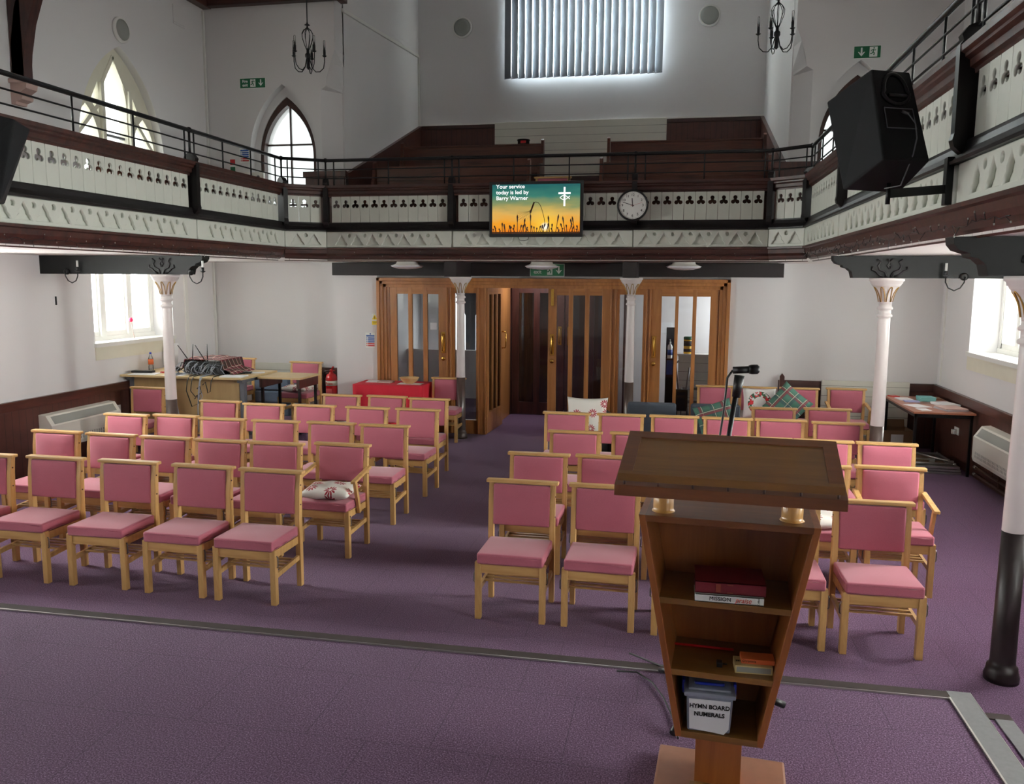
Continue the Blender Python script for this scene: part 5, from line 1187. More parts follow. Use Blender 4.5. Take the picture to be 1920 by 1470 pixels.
# microphone on its stand
e = thing('microphone_stand', 'black microphone stand rising behind the lectern', 'stand', (0.18, 3.33, 0.45))
MB().tube([(0, 0, 0.10), (0, 0, 0.82)], 0.011, 12).build('pole', M['blackmetal'], e)
MB().tube([(0, 0, 0.80), (0.062, 0, 1.32)], 0.0095, 12).build('boom', M['blackmetal'], e)
MB().lathe([(0.02, 0.10), (0.024, 0.12), (0.024, 0.2), (0.016, 0.24)], 16).lathe([(0.017, 0.76), (0.02, 0.78), (0.02, 0.83), (0.015, 0.85)], 16).build('clutch', M['blackpl'], e)
for dx, dy in ((-0.195, 0.26), (0.31, 0.045), (-0.14, -0.27)):
    lg = MB().tube([(0, 0, 0.17), (dx * 0.85, dy * 0.85, 0.035)], 0.008, 8).build('leg', M['blackmetal'], e)
    MB().tube([(dx * 0.8, dy * 0.8, 0.043), (dx, dy, 0.018)], 0.015, 10).build('rubber_foot', M['blackpl'], lg)
MB().tube([(0.062, 0, 1.30), (0.072, 0, 1.385)], [0.016, 0.02], 12).build('mic_clip', M['blackpl'], e)
e = thing('microphone', 'short black microphone clipped on top of the stand', 'microphone', (0.256, 3.33, 1.855))
MB().tube([(-0.03, 0, 0.0), (0.03, -0.0, 0.004)], 0.014, 14).build('body', M['blackpl'], e)
MB().tube([(0.03, 0, 0.004), (0.04, 0, 0.005), (0.062, 0, 0.006), (0.07, 0, 0.006)], [0.016, 0.019, 0.019, 0.012], 14).build('head', M['iron'], e)
MB().tube([(-0.03, 0, 0), (-0.05, 0, -0.03), (-0.058, -0.01, -0.15), (-0.08, -0.012, -0.35), (-0.11, -0.012, -0.62), (-0.10, -0.02, -1.1), (-0.16, 0.1, -1.38), (-0.25, 0.3, -1.395), (-0.42, 0.42, -1.397)], 0.0045, 8).build('cable', M['blackpl'], e)

# ================================================================== loudspeakers
def speaker_box(name, label, V, near):
    """V = 8 corners, bottom loop then top loop"""
    e = thing(name, label, 'loudspeaker', (0, 0, 0))
    MB().hexa(V, 0.012).build('cabinet', M['felt'], e); return e
V = [(0.858, 4.817, 2.686), (0.998, 4.56, 2.813), (1.250, 4.683, 2.815), (1.175, 4.94, 2.68), (0.780, 5.019, 3.19), (0.955, 4.762, 3.298), (1.175, 4.885, 3.303), (0.985, 5.06, 3.07)]
e = speaker_box('loudspeaker', 'black wedge loudspeaker hanging in front of the right gallery', V, 1)
a, b2, c2, d2 = [Vector(V[i]) for i in (1, 2, 6, 5)]         # handle face
def fp(u, v): return (a.lerp(b2, u)).lerp(d2.lerp(c2, u), v)
nf = (b2 - a).cross(d2 - a).normalized()
ring = [fp(0.5 + 0.33 * math.cos(t) * (1 if math.sin(t) < 0 else 0.85), 0.755 + (0.19 if math.sin(t) > 0 else 0.15) * math.sin(t)) + nf * 0.004 for t in [2 * PI * i / 28 for i in range(28)]]
MB().tube(ring, 0.011, 6, closed=True).build('handle_cup', M['blackmetal'], e)
MB().tube([fp(0.3, 0.70) + nf * 0.006, fp(0.74, 0.70) + nf * 0.006], 0.010, 8).build('handle', M['blackpl'], e)
pl = [fp(0.17, 0.34), fp(0.83, 0.34), fp(0.83, 0.56), fp(0.17, 0.56)]
MB().hexa([p + nf * 0.001 for p in pl] + [p + nf * 0.003 for p in pl]).build('connector_panel', M['blackmetal'], e)
MB().tube([p + nf * 0.004 for p in pl], 0.0035, 5, closed=True).build('panel_border', M['greypaint'], e)
MB().tube([fp(0.55, 0.52) + nf * 0.01, fp(0.62, 0.47) + nf * 0.03], 0.007, 8).build('plug', M['steel'], e)
MB().tube([fp(0.62, 0.47) + nf * 0.03, fp(0.72, 0.36) + nf * 0.035, fp(0.74, 0.22) + nf * 0.02, fp(0.62, 0.05) + nf * 0.01, Vector((1.13, 4.74, 2.70)), Vector((1.06, 4.78, 2.69))], 0.0035, 6).build('cable', M['greypaint'], e)
e = thing('speaker_bracket', 'black arm bracket carrying the right loudspeaker', 'bracket', (0, 0, 0))
MB().bar((1.09, 4.80, 2.665), (1.40, 4.90, 2.695), 0.03, 0.045).build('arm', M['blackmetal'], e)
MB().box(1.385, 1.421, 4.87, 4.93, 2.61, 2.86, 0.003).build('wall_plate', M['blackmetal'], e)
MB().lathe([(0.012, 2.61), (0.012, 2.72)], 10, c=(1.085, 4.80, 0)).build('pivot_bolt', M['blackmetal'], e)
V = [(-4.85, 4.75, 2.70), (-4.55, 5.0, 2.70), (-4.72, 5.22, 2.71), (-4.96, 4.95, 2.72), (-4.85, 4.8, 3.36), (-4.44, 5.05, 3.26), (-4.46, 5.22, 3.22), (-4.9, 5.05, 3.36)]
e = speaker_box('loudspeaker', 'black loudspeaker cut off by the left edge', V, 1)
MB().bar((-4.80, 5.0, 2.68), (-4.98, 5.1, 2.70), 0.04, 0.04).build('mount', M['blackmetal'], e)

# ================================================================== chandeliers and wall sconces
def chandelier(label, x, y, z, cable):
    e = thing('chandelier', label, 'chandelier', (x, y, z))
    b = MB()
    b.lathe([(0.005, -0.15), (0.022, -0.13), (0.022, -0.02), (0.035, 0.0), (0.035, 0.03), (0.018, 0.05), (0.018, 0.10)], 14)
    for k in range(8):
        a = 2 * PI * k / 8; pts = [(0.015, 0.08), (0.04, 0.14), (0.068, 0.22), (0.07, 0.27), (0.045, 0.315), (0.012, 0.33)]
        b.tube([(r * math.cos(a), r * math.sin(a), h) for r, h in pts], 0.004, 5)
    b.lathe([(0.005, 0.32), (0.03, 0.33), (0.012, 0.345), (0.01, 0.365), (0.036, 0.375), (0.012, 0.39), (0.008, 0.41)], 14); b.build('centre_cage', M['iron'], e)
    if cable == 'chain':
        b = MB()
        for i in range(70):
            a = (i % 2) * PI / 2
            ring = [(0.010 * math.cos(t) * math.cos(a), 0.010 * math.cos(t) * math.sin(a), 0.425 + i * 0.032 + 0.022 * math.sin(t)) for t in [2 * PI * j / 8 for j in range(8)]]
            b.tube(ring, 0.003, 4, closed=True)
        b.build('chain', M['iron'], e)
    else: MB().tube([(0, 0, 0.40), (0, 0, 2.9)], 0.007, 6).build('rod', M['iron'], e)
    for k in range(5):
        a = 2 * PI * k / 5 + 0.5; c, s_ = math.cos(a), math.sin(a)
        pts = [(0.02, -0.02), (0.045, -0.12), (0.09, -0.17), (0.14, -0.165), (0.185, -0.12), (0.2, -0.04), (0.2, 0.02)]
        ar = MB().tube([(r * c, r * s_, h) for r, h in pts], 0.006, 6).lathe([(0.012, 0.015), (0.03, 0.03), (0.012, 0.035), (0.016, 0.04), (0.016, 0.10)], 12, c=(0.2 * c, 0.2 * s_, 0)).build('arm', M['iron'], e)
        MB().lathe([(0.013, 0.10), (0.013, 0.2), (0.009, 0.212)], 10, c=(0.2 * c, 0.2 * s_, 0)).build('glass_tube', M['glass'], ar)
chandelier('left chandelier, black iron with candle tubes, hanging on a rod', -4.555, 10.0, 4.91, 'rod')
chandelier('right chandelier, black iron with candle tubes, hanging on a chain', 1.00, 10.0, 4.90, 'chain')
def sconce(label, x, y, z, s):
    e = thing('wall_sconce', label, 'wall light', (x, y, z))
    MB().lathe([(0.035, 0.0), (0.035, 0.018), (0.02, 0.03)], 14, c=(0, 0.0, 0), axis='y').build('back_plate', M['iron'], e)
    MB().tube([(0, -0.04, 0), (s * 0.005, -0.04, -0.05), (s * 0.035, -0.04, -0.10), (s * 0.085, -0.04, -0.125), (s * 0.135, -0.04, -0.10), (s * 0.16, -0.04, -0.05), (s * 0.162, -0.04, 0.0)], 0.006, 8).tube([(0, 0, 0), (0, -0.04, 0)], 0.01, 8).build('arm', M['iron'], e)
    MB().lathe([(0.01, -0.005), (0.032, 0.01), (0.012, 0.015), (0.015, 0.02), (0.015, 0.05)], 12, c=(s * 0.162, -0.04, 0)).build('candle_cup', M['iron'], e)
    MB().lathe([(0.011, 0.05), (0.011, 0.12)], 10, c=(s * 0.162, -0.04, 0)).build('candle_tube', M['signw'], e)
sconce('u-shaped iron sconce on the left beam, near the wall', -6.66, 8.19, 2.262, 1)
sconce('u-shaped iron sconce at the tip of the left beam', -5.14, 8.19, 2.262, 1)
sconce('u-shaped iron sconce under the right beam', 2.53, 8.17, 2.252, -1)

# ================================================================== gallery pews and rail
def pew(label, x0, x1, y, z, h):
    e = thing('pew', label, 'pew', ((x0 + x1) / 2, y, z)); w = (x1 - x0) / 2
    MB().box(-w + 0.03, w - 0.03, 0.0, 0.035, 0.05, h, 0.0).build('back', M['pew'], e)
    MB().box(-w + 0.03, w - 0.03, -0.015, 0.05, h, h + 0.03, 0.006).box(-w + 0.03, w - 0.03, -0.012, 0.0, h - 0.18, h - 0.165).build('top_rail', M['pew'], e)
    MB().box(-w + 0.03, w - 0.03, -0.40, 0.0, 0.42, 0.45, 0.004).build('seat', M['pew'], e)
    for s_ in (-1, 1):
        xx = s_ * w; MB().prism([(-0.42, 0), (0.06, 0), (0.07, h), (0.06, h + 0.08), (0.02, h + 0.11), (-0.03, h + 0.08), (-0.05, h - 0.1), (-0.12, 0.62), (-0.36, 0.58), (-0.42, 0.5)], xx - 0.022, xx + 0.022, 'yz').build('end_panel', M['pew'], e)
pew('front pew left of the gallery aisle', -4.6, -2.2, 12.4, 3.0, 0.87)
pew('front pew right of the gallery aisle', -1.13, 1.22, 12.4, 3.0, 0.87)
pew('rear pew left of the gallery aisle', -4.72, -2.27, 14.1, 3.5, 0.93)
pew('rear pew right of the gallery aisle', -1.17, 1.30, 14.1, 3.5, 0.93)
b = MB().box(-4.95, -3.45, YA - 0.04, YA, 4.0, 5.08).box(-0.27, 1.42, YA - 0.04, YA, 4.0, 5.08); struct(b.build('trim_21', M['dadox']))
struct(MB().box(-4.95, -3.45, YA - 0.06, YA, 5.03, 5.10, 0.005).box(-0.27, 1.42, YA - 0.06, YA, 5.03, 5.10, 0.005).build('trim_22', M['mahog']))
struct(MB().box(-4.95, 1.42, YA - 0.045, YA, 5.10, 5.13, 0.004).build('trim_25', M['white']))
struct(MB().box(-3.45, -0.27, YA - 0.07, YA, 4.0, 5.12, 0.005).build('trim_23', M['slatw']))
for x, s_ in ((ox0, 1), (ox1, -1)):
    o = MB().prism([(12.1, 2.75), (12.1, 3.74), (YA, 5.08), (YA, 3.6)], min(x, x + s_ * 0.04), max(x, x + s_ * 0.04), 'yz').build('trim_24', M['dadoy']); struct(o)
    o = MB().bar((x + s_ * 0.03, 12.1, 3.76), (x + s_ * 0.03, YA, 5.09), 0.07, 0.05).build('trim_24', M['mahogy']); struct(o)
struct(MB().box(-5.35, -4.75, 11.55, 11.60, 2.75, 3.66).box(-5.38, -4.72, 11.53, 11.62, 3.66, 3.74, 0.006).build('wall_gallery_screen', M['mahogz']))
struct(MB().box(1.2, 2.0, 11.55, 11.60, 2.75, 3.66).box(1.17, 2.03, 11.53, 11.62, 3.66, 3.74, 0.006).build('wall_gallery_screen', M['mahogz']))
e = thing('collection_tin', 'small black and red tin on top of the rear left pew', 'tin', (-2.60, 14.12, 4.46)); MB().lathe([(0.10, 0), (0.10, 0.05), (0.11, 0.055), (0.11, 0.07)], 20).build('body', M['blackpl'], e); MB().box(-0.03, 0.06, -0.115, -0.10, 0.0, 0.04).build('red_label', M['red'], e)
for s_, x, side in ((1, -5.42, 'left'), (-1, 1.84, 'right')):  # dark boards added behind the side fronts so the trefoil holes look dark
    for k, (y0, y1) in enumerate(((3.0, 6.15), (7.05, 10.0))):
        e = thing('pew', 'low dark pew board added to darken the trefoil holes of the %s gallery front, %s part' % (side, ('nearer', 'farther')[k]), 'pew', (x, (y0 + y1) / 2, 2.75)); L = (y1 - y0) / 2
        MB().box(-0.015, 0.015, -L, L, 0, 0.6).build('back', M['pew'], e); MB().box(-0.06, 0.06, -L, L, 0.6, 0.625, 0.004).build('book_rest', M['pew'], e)
for s_, x in ((1, -6.3), (-1, 2.8)):
    for k, y in enumerate((4.2, 6.2, 8.2)):
        e = thing('gallery_bench', 'dark bench behind the %s gallery front, %s from the rear' % ('left' if s_ == 1 else 'right', ('third', 'second', 'first')[k]), 'bench', (x, y, 2.75))
        MB().box(-0.5 if s_ == 1 else -0.7, 0.75 if s_ == 1 else 0.5, 0, 0.03, 0.0, 0.62).build('back', M['pew'], e); MB().box(-0.5 if s_ == 1 else -0.7, 0.75 if s_ == 1 else 0.5, -0.35, 0, 0.38, 0.41).build('seat', M['pew'], e)

# ================================================================== left rear desk corner
e = thing('office_desk', 'large pale wood desk under tangled cables in the left corner', 'desk', (-6.12, 9.92, 0.2))
MB().box(-0.87, 0.83, -0.50, 0.46, 0.735, 0.762, 0.004).build('tabletop', M['desk'], e)
MB().box(-0.78, 0.72, -0.36, -0.34, 0.0, 0.735).build('modesty_panel', M['deskp'], e)
for x in (-0.80, 0.76): MB().box(x - 0.03, x + 0.03, -0.37, 0.30, 0.0, 0.04).box(x - 0.03, x + 0.03, -0.37, -0.30, 0.04, 0.70).box(x - 0.035, x + 0.035, -0.42, 0.36, 0.69, 0.735).build('leg', M['greypaint'], e)
e = thing('side_table', 'small pale-topped table beside the large desk', 'table', (-4.96, 10.06, 0.2), -0.02)
MB().box(-0.31, 0.29, -0.27, 0.30, 0.715, 0.74, 0.003).build('tabletop', M['desk'], e)
for x in (-0.29, 0.23): MB().box(x, x + 0.04, -0.26, 0.28, 0.60, 0.715).build('apron', M['mahogz'], e)
for x in (-0.27, 0.25):
    for y in (-0.22, 0.24): MB().box(x - 0.015, x + 0.015, y - 0.015, y + 0.015, 0, 0.60).build('leg', M['blackmetal'], e)
e = thing('stacked_boxes', 'blue-grey fabric-covered units low behind the small table', 'storage unit', (-5.80, 11.35, 0.2))
for i in range(3): MB().box(-0.3, 0.3, -0.22, 0.2, i * 0.19, i * 0.19 + 0.175, 0.02).build('unit', M['bluefab'], e)
e = thing('cable_tangle', 'mass of grey and black leads spilling over the desk front', 'cables', (-5.95, 9.68, 0.965))
rnd = random.Random(5); b = MB(); k = MB()
for i in range(38):
    x = -0.29 + 0.58 * (i % 19) / 19 + rnd.uniform(-0.02, 0.02); dx = rnd.uniform(-0.13, 0.15); out = rnd.uniform(0.03, 0.11); sag = rnd.uniform(0.02, 0.07)
    z0 = 0.12 + rnd.uniform(-0.04, 0.05)
    pts = [(x, 0.02, z0), (x + dx * 0.1, -0.03 - out * 0.4, z0 + 0.01), (x + dx * 0.35, -0.05 - out, z0 - 0.05), (x + dx * 0.6, -0.04 - out, sag), (x + dx * 0.8, -0.02 - out * 0.5, 0.012 + rnd.uniform(0, 0.015)), (x + dx * 1.5, -0.05 - out * rnd.uniform(0, 0.8), 0.01), (x + dx * 2.0, -0.02, 0.012)]
    (b if i % 3 else k).tube(pts, 0.0045, 5)
for x0, zs, mt in ((-0.33, -0.75, b), (-0.30, -0.75, k), (-0.31, -0.6, k), (-0.28, -0.68, b)):
    mt.tube([(x0, 0, 0.01), (x0 + 0.01, -0.22, 0.01), (x0 + 0.02, -0.275, -0.03), (x0 + 0.03 + rnd.uniform(-.02, .02), -0.28, -0.25), (x0 + 0.06, -0.28, -0.45), (x0 + 0.12 + rnd.uniform(-.05, .08), -0.28, zs)], 0.007, 6)
for x0, x1, zs, mt in ((-0.06, 0.02, -0.38, k), (0.0, 0.06, -0.25, k), (0.12, 0.07, -0.30, b), (0.27, 0.14, -0.2, k)):
    mt.tube([(x0, -0.1, 0.01), (x0, -0.25, 0.0), (x0 - 0.01, -0.285, -0.05), (x0 - 0.03, -0.285, -0.18), ((x0 + x1) / 2, -0.285, zs), (x1 + 0.06, -0.285, zs + 0.05), (x1 + 0.04, -0.285, zs + 0.14), (x1, -0.285, zs + 0.1)], 0.006, 6)
b.tube([(0.10, -0.1, 0.01), (0.10, -0.26, 0.0), (0.09, -0.285, -0.1), (0.06, -0.285, -0.4), (0.06, -0.285, -0.7)], 0.008, 6)
b.build('grey_leads', simple('grey_cable', rgb(150, 156, 166), 0.45), e); k.build('black_leads', M['blackpl'], e)
e = thing('mixing_desk', 'audio mixer half hidden under the plaid cloth on the desk', 'audio mixer', (-5.95, 9.80, 0.963))
MB().hexa([(-0.31, -0.1, 0), (0.26, -0.1, 0), (0.26, 0.30, 0), (-0.31, 0.30, 0), (-0.31, -0.08, 0.17), (0.26, -0.08, 0.17), (0.26, 0.3, 0.12), (-0.31, 0.3, 0.12)], 0.006).build('casing', M['blackpl'], e)
b = MB()
for i in range(14): b.lathe([(0.009, -0.012), (0.009, 0.0)], 8, c=(-0.27 + i * 0.038, -0.09, 0.12), axis='y')
b.build('sockets', M['steel'], e)
for x0, x1, z1 in ((-0.29, -0.40, 0.37), (-0.24, -0.18, 0.385), (-0.03, -0.15, 0.375), (0.0, 0.02, 0.39)):
    MB().tube([(x0 * 0.9, -0.04, 0.16), (x1, -0.07, z1)], [0.007, 0.005], 6).build('aerial', M['blackpl'], e)
bm = bmesh.new(); g = {}
for i in range(23):
    for j in range(13):
        u, v = i / 22, j / 12; x = -0.36 + 0.78 * u; y = -0.12 + 0.5 * v
        z = 0.20 * min(1, max(0, 1.0 - max(0, u - 0.62) * 2.4)) * min(1, 0.55 + 1.6 * v) * min(1, 3 - 2.6 * v) + 0.012 * math.sin(9 * u + 5 * v) + 0.008 * math.sin(23 * u - 7 * v)
        if u < 0.1: z *= 0.35 + 6.5 * u
        z = max(0.004, z); 
        if 0.08 < u < 0.78: z = max(z, 0.185)
        if j == 0 and u > 0.65: y -= 0.06
        g[i, j] = bm.verts.new((x, y, z))
for i in range(22):
    for j in range(12): bm.faces.new((g[i, j], g[i + 1, j], g[i + 1, j + 1], g[i, j + 1]))
b = MB(); b.bm = bm; o = b.build('plaid_cloth', M['rug'], None, (-5.95, 9.82, 0.966), smooth=True); tag(o, 'red and green plaid cloth thrown over the audio mixer', 'cloth')
sm = o.modifiers.new('s', 'SOLIDIFY'); sm.thickness = 0.006; sm.offset = 1
e = thing('soft_drink_bottle', 'clear drink bottle with blue cap near the left window', 'bottle', (-6.80, 9.80, 0.963))
MB().lathe([(0.03, 0), (0.033, 0.01), (0.033, 0.07), (0.029, 0.09), (0.033, 0.11), (0.033, 0.17), (0.02, 0.21), (0.012, 0.23), (0.012, 0.245)], 18).build('bottle', M['clearpl'], e)
MB().lathe([(0.014, 0.235), (0.014, 0.26)], 14).build('cap', M['plblue'], e); MB().lathe([(0.0335, 0.10), (0.034, 0.10), (0.034, 0.17), (0.0335, 0.17)], 18, cap=False).build('wrapper', M['orange'], e)
def paper(label, x, y, z, w, d, rz, mat='paper', t=0.002, name='paper_sheet', cat='paper', group=None):
    o = MB().box(-w / 2, w / 2, -d / 2, d / 2, 0, t).build(name, M[mat], None, (x, y, z), (0, 0, rz)); return tag(o, label, cat, group)
Zd = 0.963
paper('newspaper sheets on the left end of the desk', -6.72, 9.55, Zd, 0.34, 0.24, 0.2, t=0.006, name='newspaper', cat='newspaper')
paper('white sheet under the cables, left of their fall', -6.28, 9.55, Zd, 0.28, 0.2, -0.1)
paper('white papers at the right front corner of the desk', -5.47, 9.56, Zd, 0.30, 0.20, 0.15, t=0.012)
paper('white card on the far right end of the desk', -5.40, 10.02, Zd, 0.2, 0.12, 0.5, t=0.008)
e = MB().box(-0.12, 0.12, -0.03, 0.03, 0, 0.025, 0.004).box(0.0, 0.05, -0.06, -0.03, 0, 0.018).build('power_strip', M['blackpl'], None, (-5.55, 9.92, Zd), (0, 0, 0.15)); tag(e, 'black adaptors lying right of the plaid cloth', 'adaptor')
e = MB().box(-0.14, 0.14, -0.05, 0.05, 0, 0.03, 0.008).build('headphone_case', M['blackpl'], None, (-6.80, 9.63, Zd + 0.007), (0, 0, 0.1)); tag(e, 'flat black case on the desk in front of the drink bottle', 'case')
e = MB().lathe([(0.07, 0), (0.08, 0.02), (0.075, 0.045), (0.05, 0.055)], 16, c=(0, 0, 0)).box(-0.12, 0.05, -0.03, 0.03, 0, 0.03, 0.005).build('headphones', M['blackpl'], None, (-6.58, 9.98, Zd)); tag(e, 'coiled black headphones beside the left column', 'headphones')
e = MB().box(-0.09, 0.09, -0.02, 0.02, 0, 0.02, 0.006).build('red_tool', M['red'], None, (-6.52, 9.74, Zd), (0, 0, 0.35)); tag(e, 'small red object on the desk behind the left column', 'tool')
e = MB().box(-0.11, 0.11, -0.002, 0.002, -0.15, 0.15).build('wall_paper_notice', M['paper'], None, (-6.93, 10.45, 1.14), (0.12, 0, 1.1)); tag(e, 'white typed sheet propped on the wall behind the aerials', 'notice')
e = thing('artificial_rose', 'single pink artificial rose standing on the left window sill', 'flower', (-7.17, 9.97, 1.39))
MB().tube([(0, 0.04, 0), (0.0, 0.0, 0.12), (0.02, -0.04, 0.23)], 0.004, 6).build('stem', M['pinkstone'], e); MB().sphere((0.02, -0.045, 0.25), 0.028, 1.1, 10).build('bloom', M['pinkflower'], e)
# convector heaters
def heater(label, x, y0, y1, s):
    e = thing('convector_heater', label, 'heater', (x, 0, 0))
    P = [(0, 0.27), (s * 0.15, 0.27), (s * 0.165, 0.31), (s * 0.165, 0.54), (s * 0.09, 0.655), (0, 0.665)]
    MB().prism(P, y0, y1, 'xz').build('casing', M['heater'], e)
    n = Vector((0.115, 0, 0.075)).normalized()
    g = MB()
    def q(t, o): return (s * (0.165 - 0.075 * t + n.x * o), 0.54 + 0.115 * t + n.z * o)
    c = [q(0.14, 0.001), q(0.84, 0.001), q(0.84, 0.003), q(0.14, 0.003)]
    g.prism(c, y0 + 0.06, y1 - 0.06, 'xz'); g.build('top_grille', M['grille'], e)
    g = MB(); nsl = 26
    for i in range(nsl):
        yy = y0 + 0.1 + (y1 - y0 - 0.2) * i / (nsl - 1)
        for z in (0.325, 0.36): g.box(min(s * 0.1655, s * 0.167), max(s * 0.1655, s * 0.167), yy - 0.006, yy + 0.006, z, z + 0.028)
    g.build('vent_slots', M['grille'], e)
heater('cream convector heater on the left wall near the lone chair', XL + 0.03, 7.98, 9.16, 1)
heater('cream convector heater on the right wall below the window', XR - 0.03, 8.6, 9.70, -1)
e = MB().box(-0.003, 0.003, -0.07, 0.07, -0.06, 0.06).build('paper_notice', M['paper'], None, (XL + 0.04, 9.30, 0.52)); tag(e, 'white notice on the dado beside the left heater', 'notice')
e = thing('heating_pipes', 'two brown pipes along the foot of the right wall', 'pipes', (0, 0, 0))
for z, x in ((0.06, XR - 0.06), (0.14, XR - 0.06)): MB().tube([(x, 7.0, z), (x, 10.0, z)], 0.014, 10).build('pipe', M['copper'], e)
MB().tube([(XR - 0.06, 9.45, 0.14), (XR - 0.07, 9.45, 0.2), (XR - 0.07, 9.45, 0.28)], 0.011, 8).tube([(XR - 0.06, 9.25, 0.06), (XR - 0.07, 9.25, 0.2), (XR - 0.07, 9.25, 0.28)], 0.011, 8).build('riser', M['copper'], e)
MB().lathe([(0.018, -0.03), (0.018, 0.03)], 10, c=(XR - 0.06, 9.97, 0.14), axis='y').lathe([(0.018, -0.03), (0.018, 0.03)], 10, c=(XR - 0.06, 9.97, 0.06), axis='y').build('coupling', M['alu'], e)

# ================================================================== red-covered table, extinguisher
e = thing('draped_table', 'small table beneath the red cloth beside the oak doors', 'table', (-3.87, 11.02, 0))
MB().box(-0.47, 0.47, -0.25, 0.25, 0.735, 0.752).build('tabletop', M['desk'], e)
for x in (-0.42, 0.42):
    for y in (-0.2, 0.2): MB().box(x - 0.015, x + 0.015, y - 0.015, y + 0.015, 0, 0.735).build('leg', M['blackmetal'], e)
bm = bmesh.new(); g = []
path = []; hw, hd = 0.49, 0.265
for i in range(28): path.append((-hw + 2 * hw * i / 28, -hd, 0, -1))
for i in range(12): path.append((hw, -hd + 2 * hd * i / 12, 1, 0))
for i in range(28): path.append((hw - 2 * hw * i / 28, hd, 0, 1))
for i in range(12): path.append((-hw, hd - 2 * hd * i / 12, -1, 0))
rows_ = []
for j, (z, o) in enumerate(((0.755, 0.0), (0.745, 0.008), (0.6, 0.012), (0.45, 0.02), (0.3, 0.03), (0.12, 0.04))):
    r_ = []
    for k, (x, y, nx, ny) in enumerate(path):
        w_ = o * (0.6 + 0.9 * math.sin(k * 1.15)) if j > 1 else o
        r_.append(bm.verts.new((x + nx * w_, y + ny * w_, z)))
    rows_.append(r_)
for A_, B2 in zip(rows_, rows_[1:]):
    for k in range(len(path)): bm.faces.new((A_[k], A_[(k + 1) % len(path)], B2[(k + 1) % len(path)], B2[k]))
bm.faces.new(rows_[0]); b = MB(); b.bm = bm; o = b.build('tablecloth', M['redcloth'], None, (-3.87, 11.02, 0), smooth=True); tag(o, 'bright red cloth draped over the table by the oak doors', 'tablecloth')
for p in o.data.polygons: p.use_smooth = len(p.vertices) == 4
e = thing('wicker_bowl', 'shallow wicker bowl on the red tablecloth', 'bowl', (-3.62, 11.0, 0.757))
MB().lathe([(0.05, 0.0), (0.10, 0.03), (0.135, 0.08), (0.14, 0.085), (0.128, 0.08), (0.095, 0.035), (0.01, 0.012)], 28).build('basket', M['basket'], e)
paper('white leaflets at the left of the red tablecloth', -4.16, 11.08, 0.757, 0.22, 0.2, 0.15, t=0.008, name='leaflet')
paper('pink-covered booklet beside the leaflets on the red tablecloth', -3.98, 11.04, 0.757, 0.2, 0.15, -0.1, 'pinkstone', 0.02, 'booklet', 'booklet')
paper('white sheet beneath the wicker bowl', -3.60, 10.98, 0.7565, 0.34, 0.2, 0.05, t=0.0005)
e = thing('fire_extinguisher', 'red foam extinguisher on the wall left of the notices', 'fire extinguisher', (-5.05, 11.62, 0.30))
MB().lathe([(0.06, 0), (0.085, 0.01), (0.085, 0.42), (0.07, 0.47), (0.03, 0.5), (0.025, 0.52)], 28).build('cylinder', M['red'], e)
MB().lathe([(0.0855, 0.31), (0.086, 0.31), (0.086, 0.385), (0.0855, 0.385)], 28, cap=False).build('cream_band', M['cream'], e)
MB().lathe([(0.022, 0.52), (0.022, 0.55)], 12).bar((0, 0.02, 0.55), (0.06, -0.06, 0.60), 0.02, 0.012).bar((0, 0.02, 0.535), (0.07, -0.05, 0.54), 0.02, 0.012).build('valve_handle', M['red'], e)
MB().tube([(-0.02, 0, 0.53), (-0.10, 0, 0.52), (-0.13, 0, 0.45), (-0.125, 0, 0.2), (-0.11, 0, 0.05)], 0.011, 8).build('hose', M['blackpl'], e)
text('lettering', 'Foam', 0.05, frameM((1, 0, 0), (0, 0, 1), (0, -0.087, 0.345)), M['redink'], e, 0.001)
MB().box(-0.05, 0.04, -0.0875, -0.085, 0.06, 0.27).build('instruction_panel', simple('faded_red_print', rgb(214, 90, 90), 0.5), e)
e = thing('play_ball', 'small black and yellow ball on the floor left of the red table', 'ball', (-4.52, 11.15, 0))
MB().sphere((0, 0, 0.26), 0.075, 0.9, 12).build('ball', M['blackpl'], e); MB().lathe([(0.07, 0.19), (0.076, 0.2), (0.06, 0.24)], 14, cap=False).build('yellow_band', M['yellow'], e); MB().lathe([(0.06, 0.0), (0.06, 0.19)], 14).build('stand', M['blackpl'], e)

# ================================================================== right rear table
e = thing('leaflet_table', 'brown-topped table with black legs in the right corner', 'table', (3.03, 10.76, 0))
MB().box(-0.33, 0.33, -0.70, 0.70, 0.712, 0.735, 0.003).build('tabletop', M['tabletop'], e)
MB().box(-0.31, 0.31, -0.68, -0.655, 0.67, 0.712).box(-0.31, 0.31, 0.655, 0.68, 0.67, 0.712).box(-0.31, -0.285, -0.68, 0.68, 0.67, 0.712).box(0.285, 0.31, -0.68, 0.68, 0.67, 0.712).build('frame', M['blackmetal'], e)
for x in (-0.295, 0.295):
    for y in (-0.665, 0.665): MB().box(x - 0.014, x + 0.014, y - 0.014, y + 0.014, 0, 0.67).build('leg', M['blackmetal'], e)
Zt = 0.735; G = 'leaflets on the corner table'
M['lilac'] = simple('lilac_cover', rgb(176, 180, 220), 0.6); M['grey_m'] = simple('grey_magazine', rgb(190, 186, 192), 0.6)
paper('white leaflet with blue print near the far left of the corner table', 2.86, 11.12, Zt, 0.16, 0.2, 0.1, t=0.012, name='leaflet', cat='leaflet', group=G)
paper('lilac leaflet in front of the blue-printed one', 2.90, 10.93, Zt, 0.17, 0.12, -0.05, 'lilac', 0.012, 'leaflet', 'leaflet', G)
paper('red booklet at the far end of the corner table', 2.80, 11.38, Zt, 0.1, 0.12, 0.3, 'red', 0.012, 'booklet', 'leaflet', G)
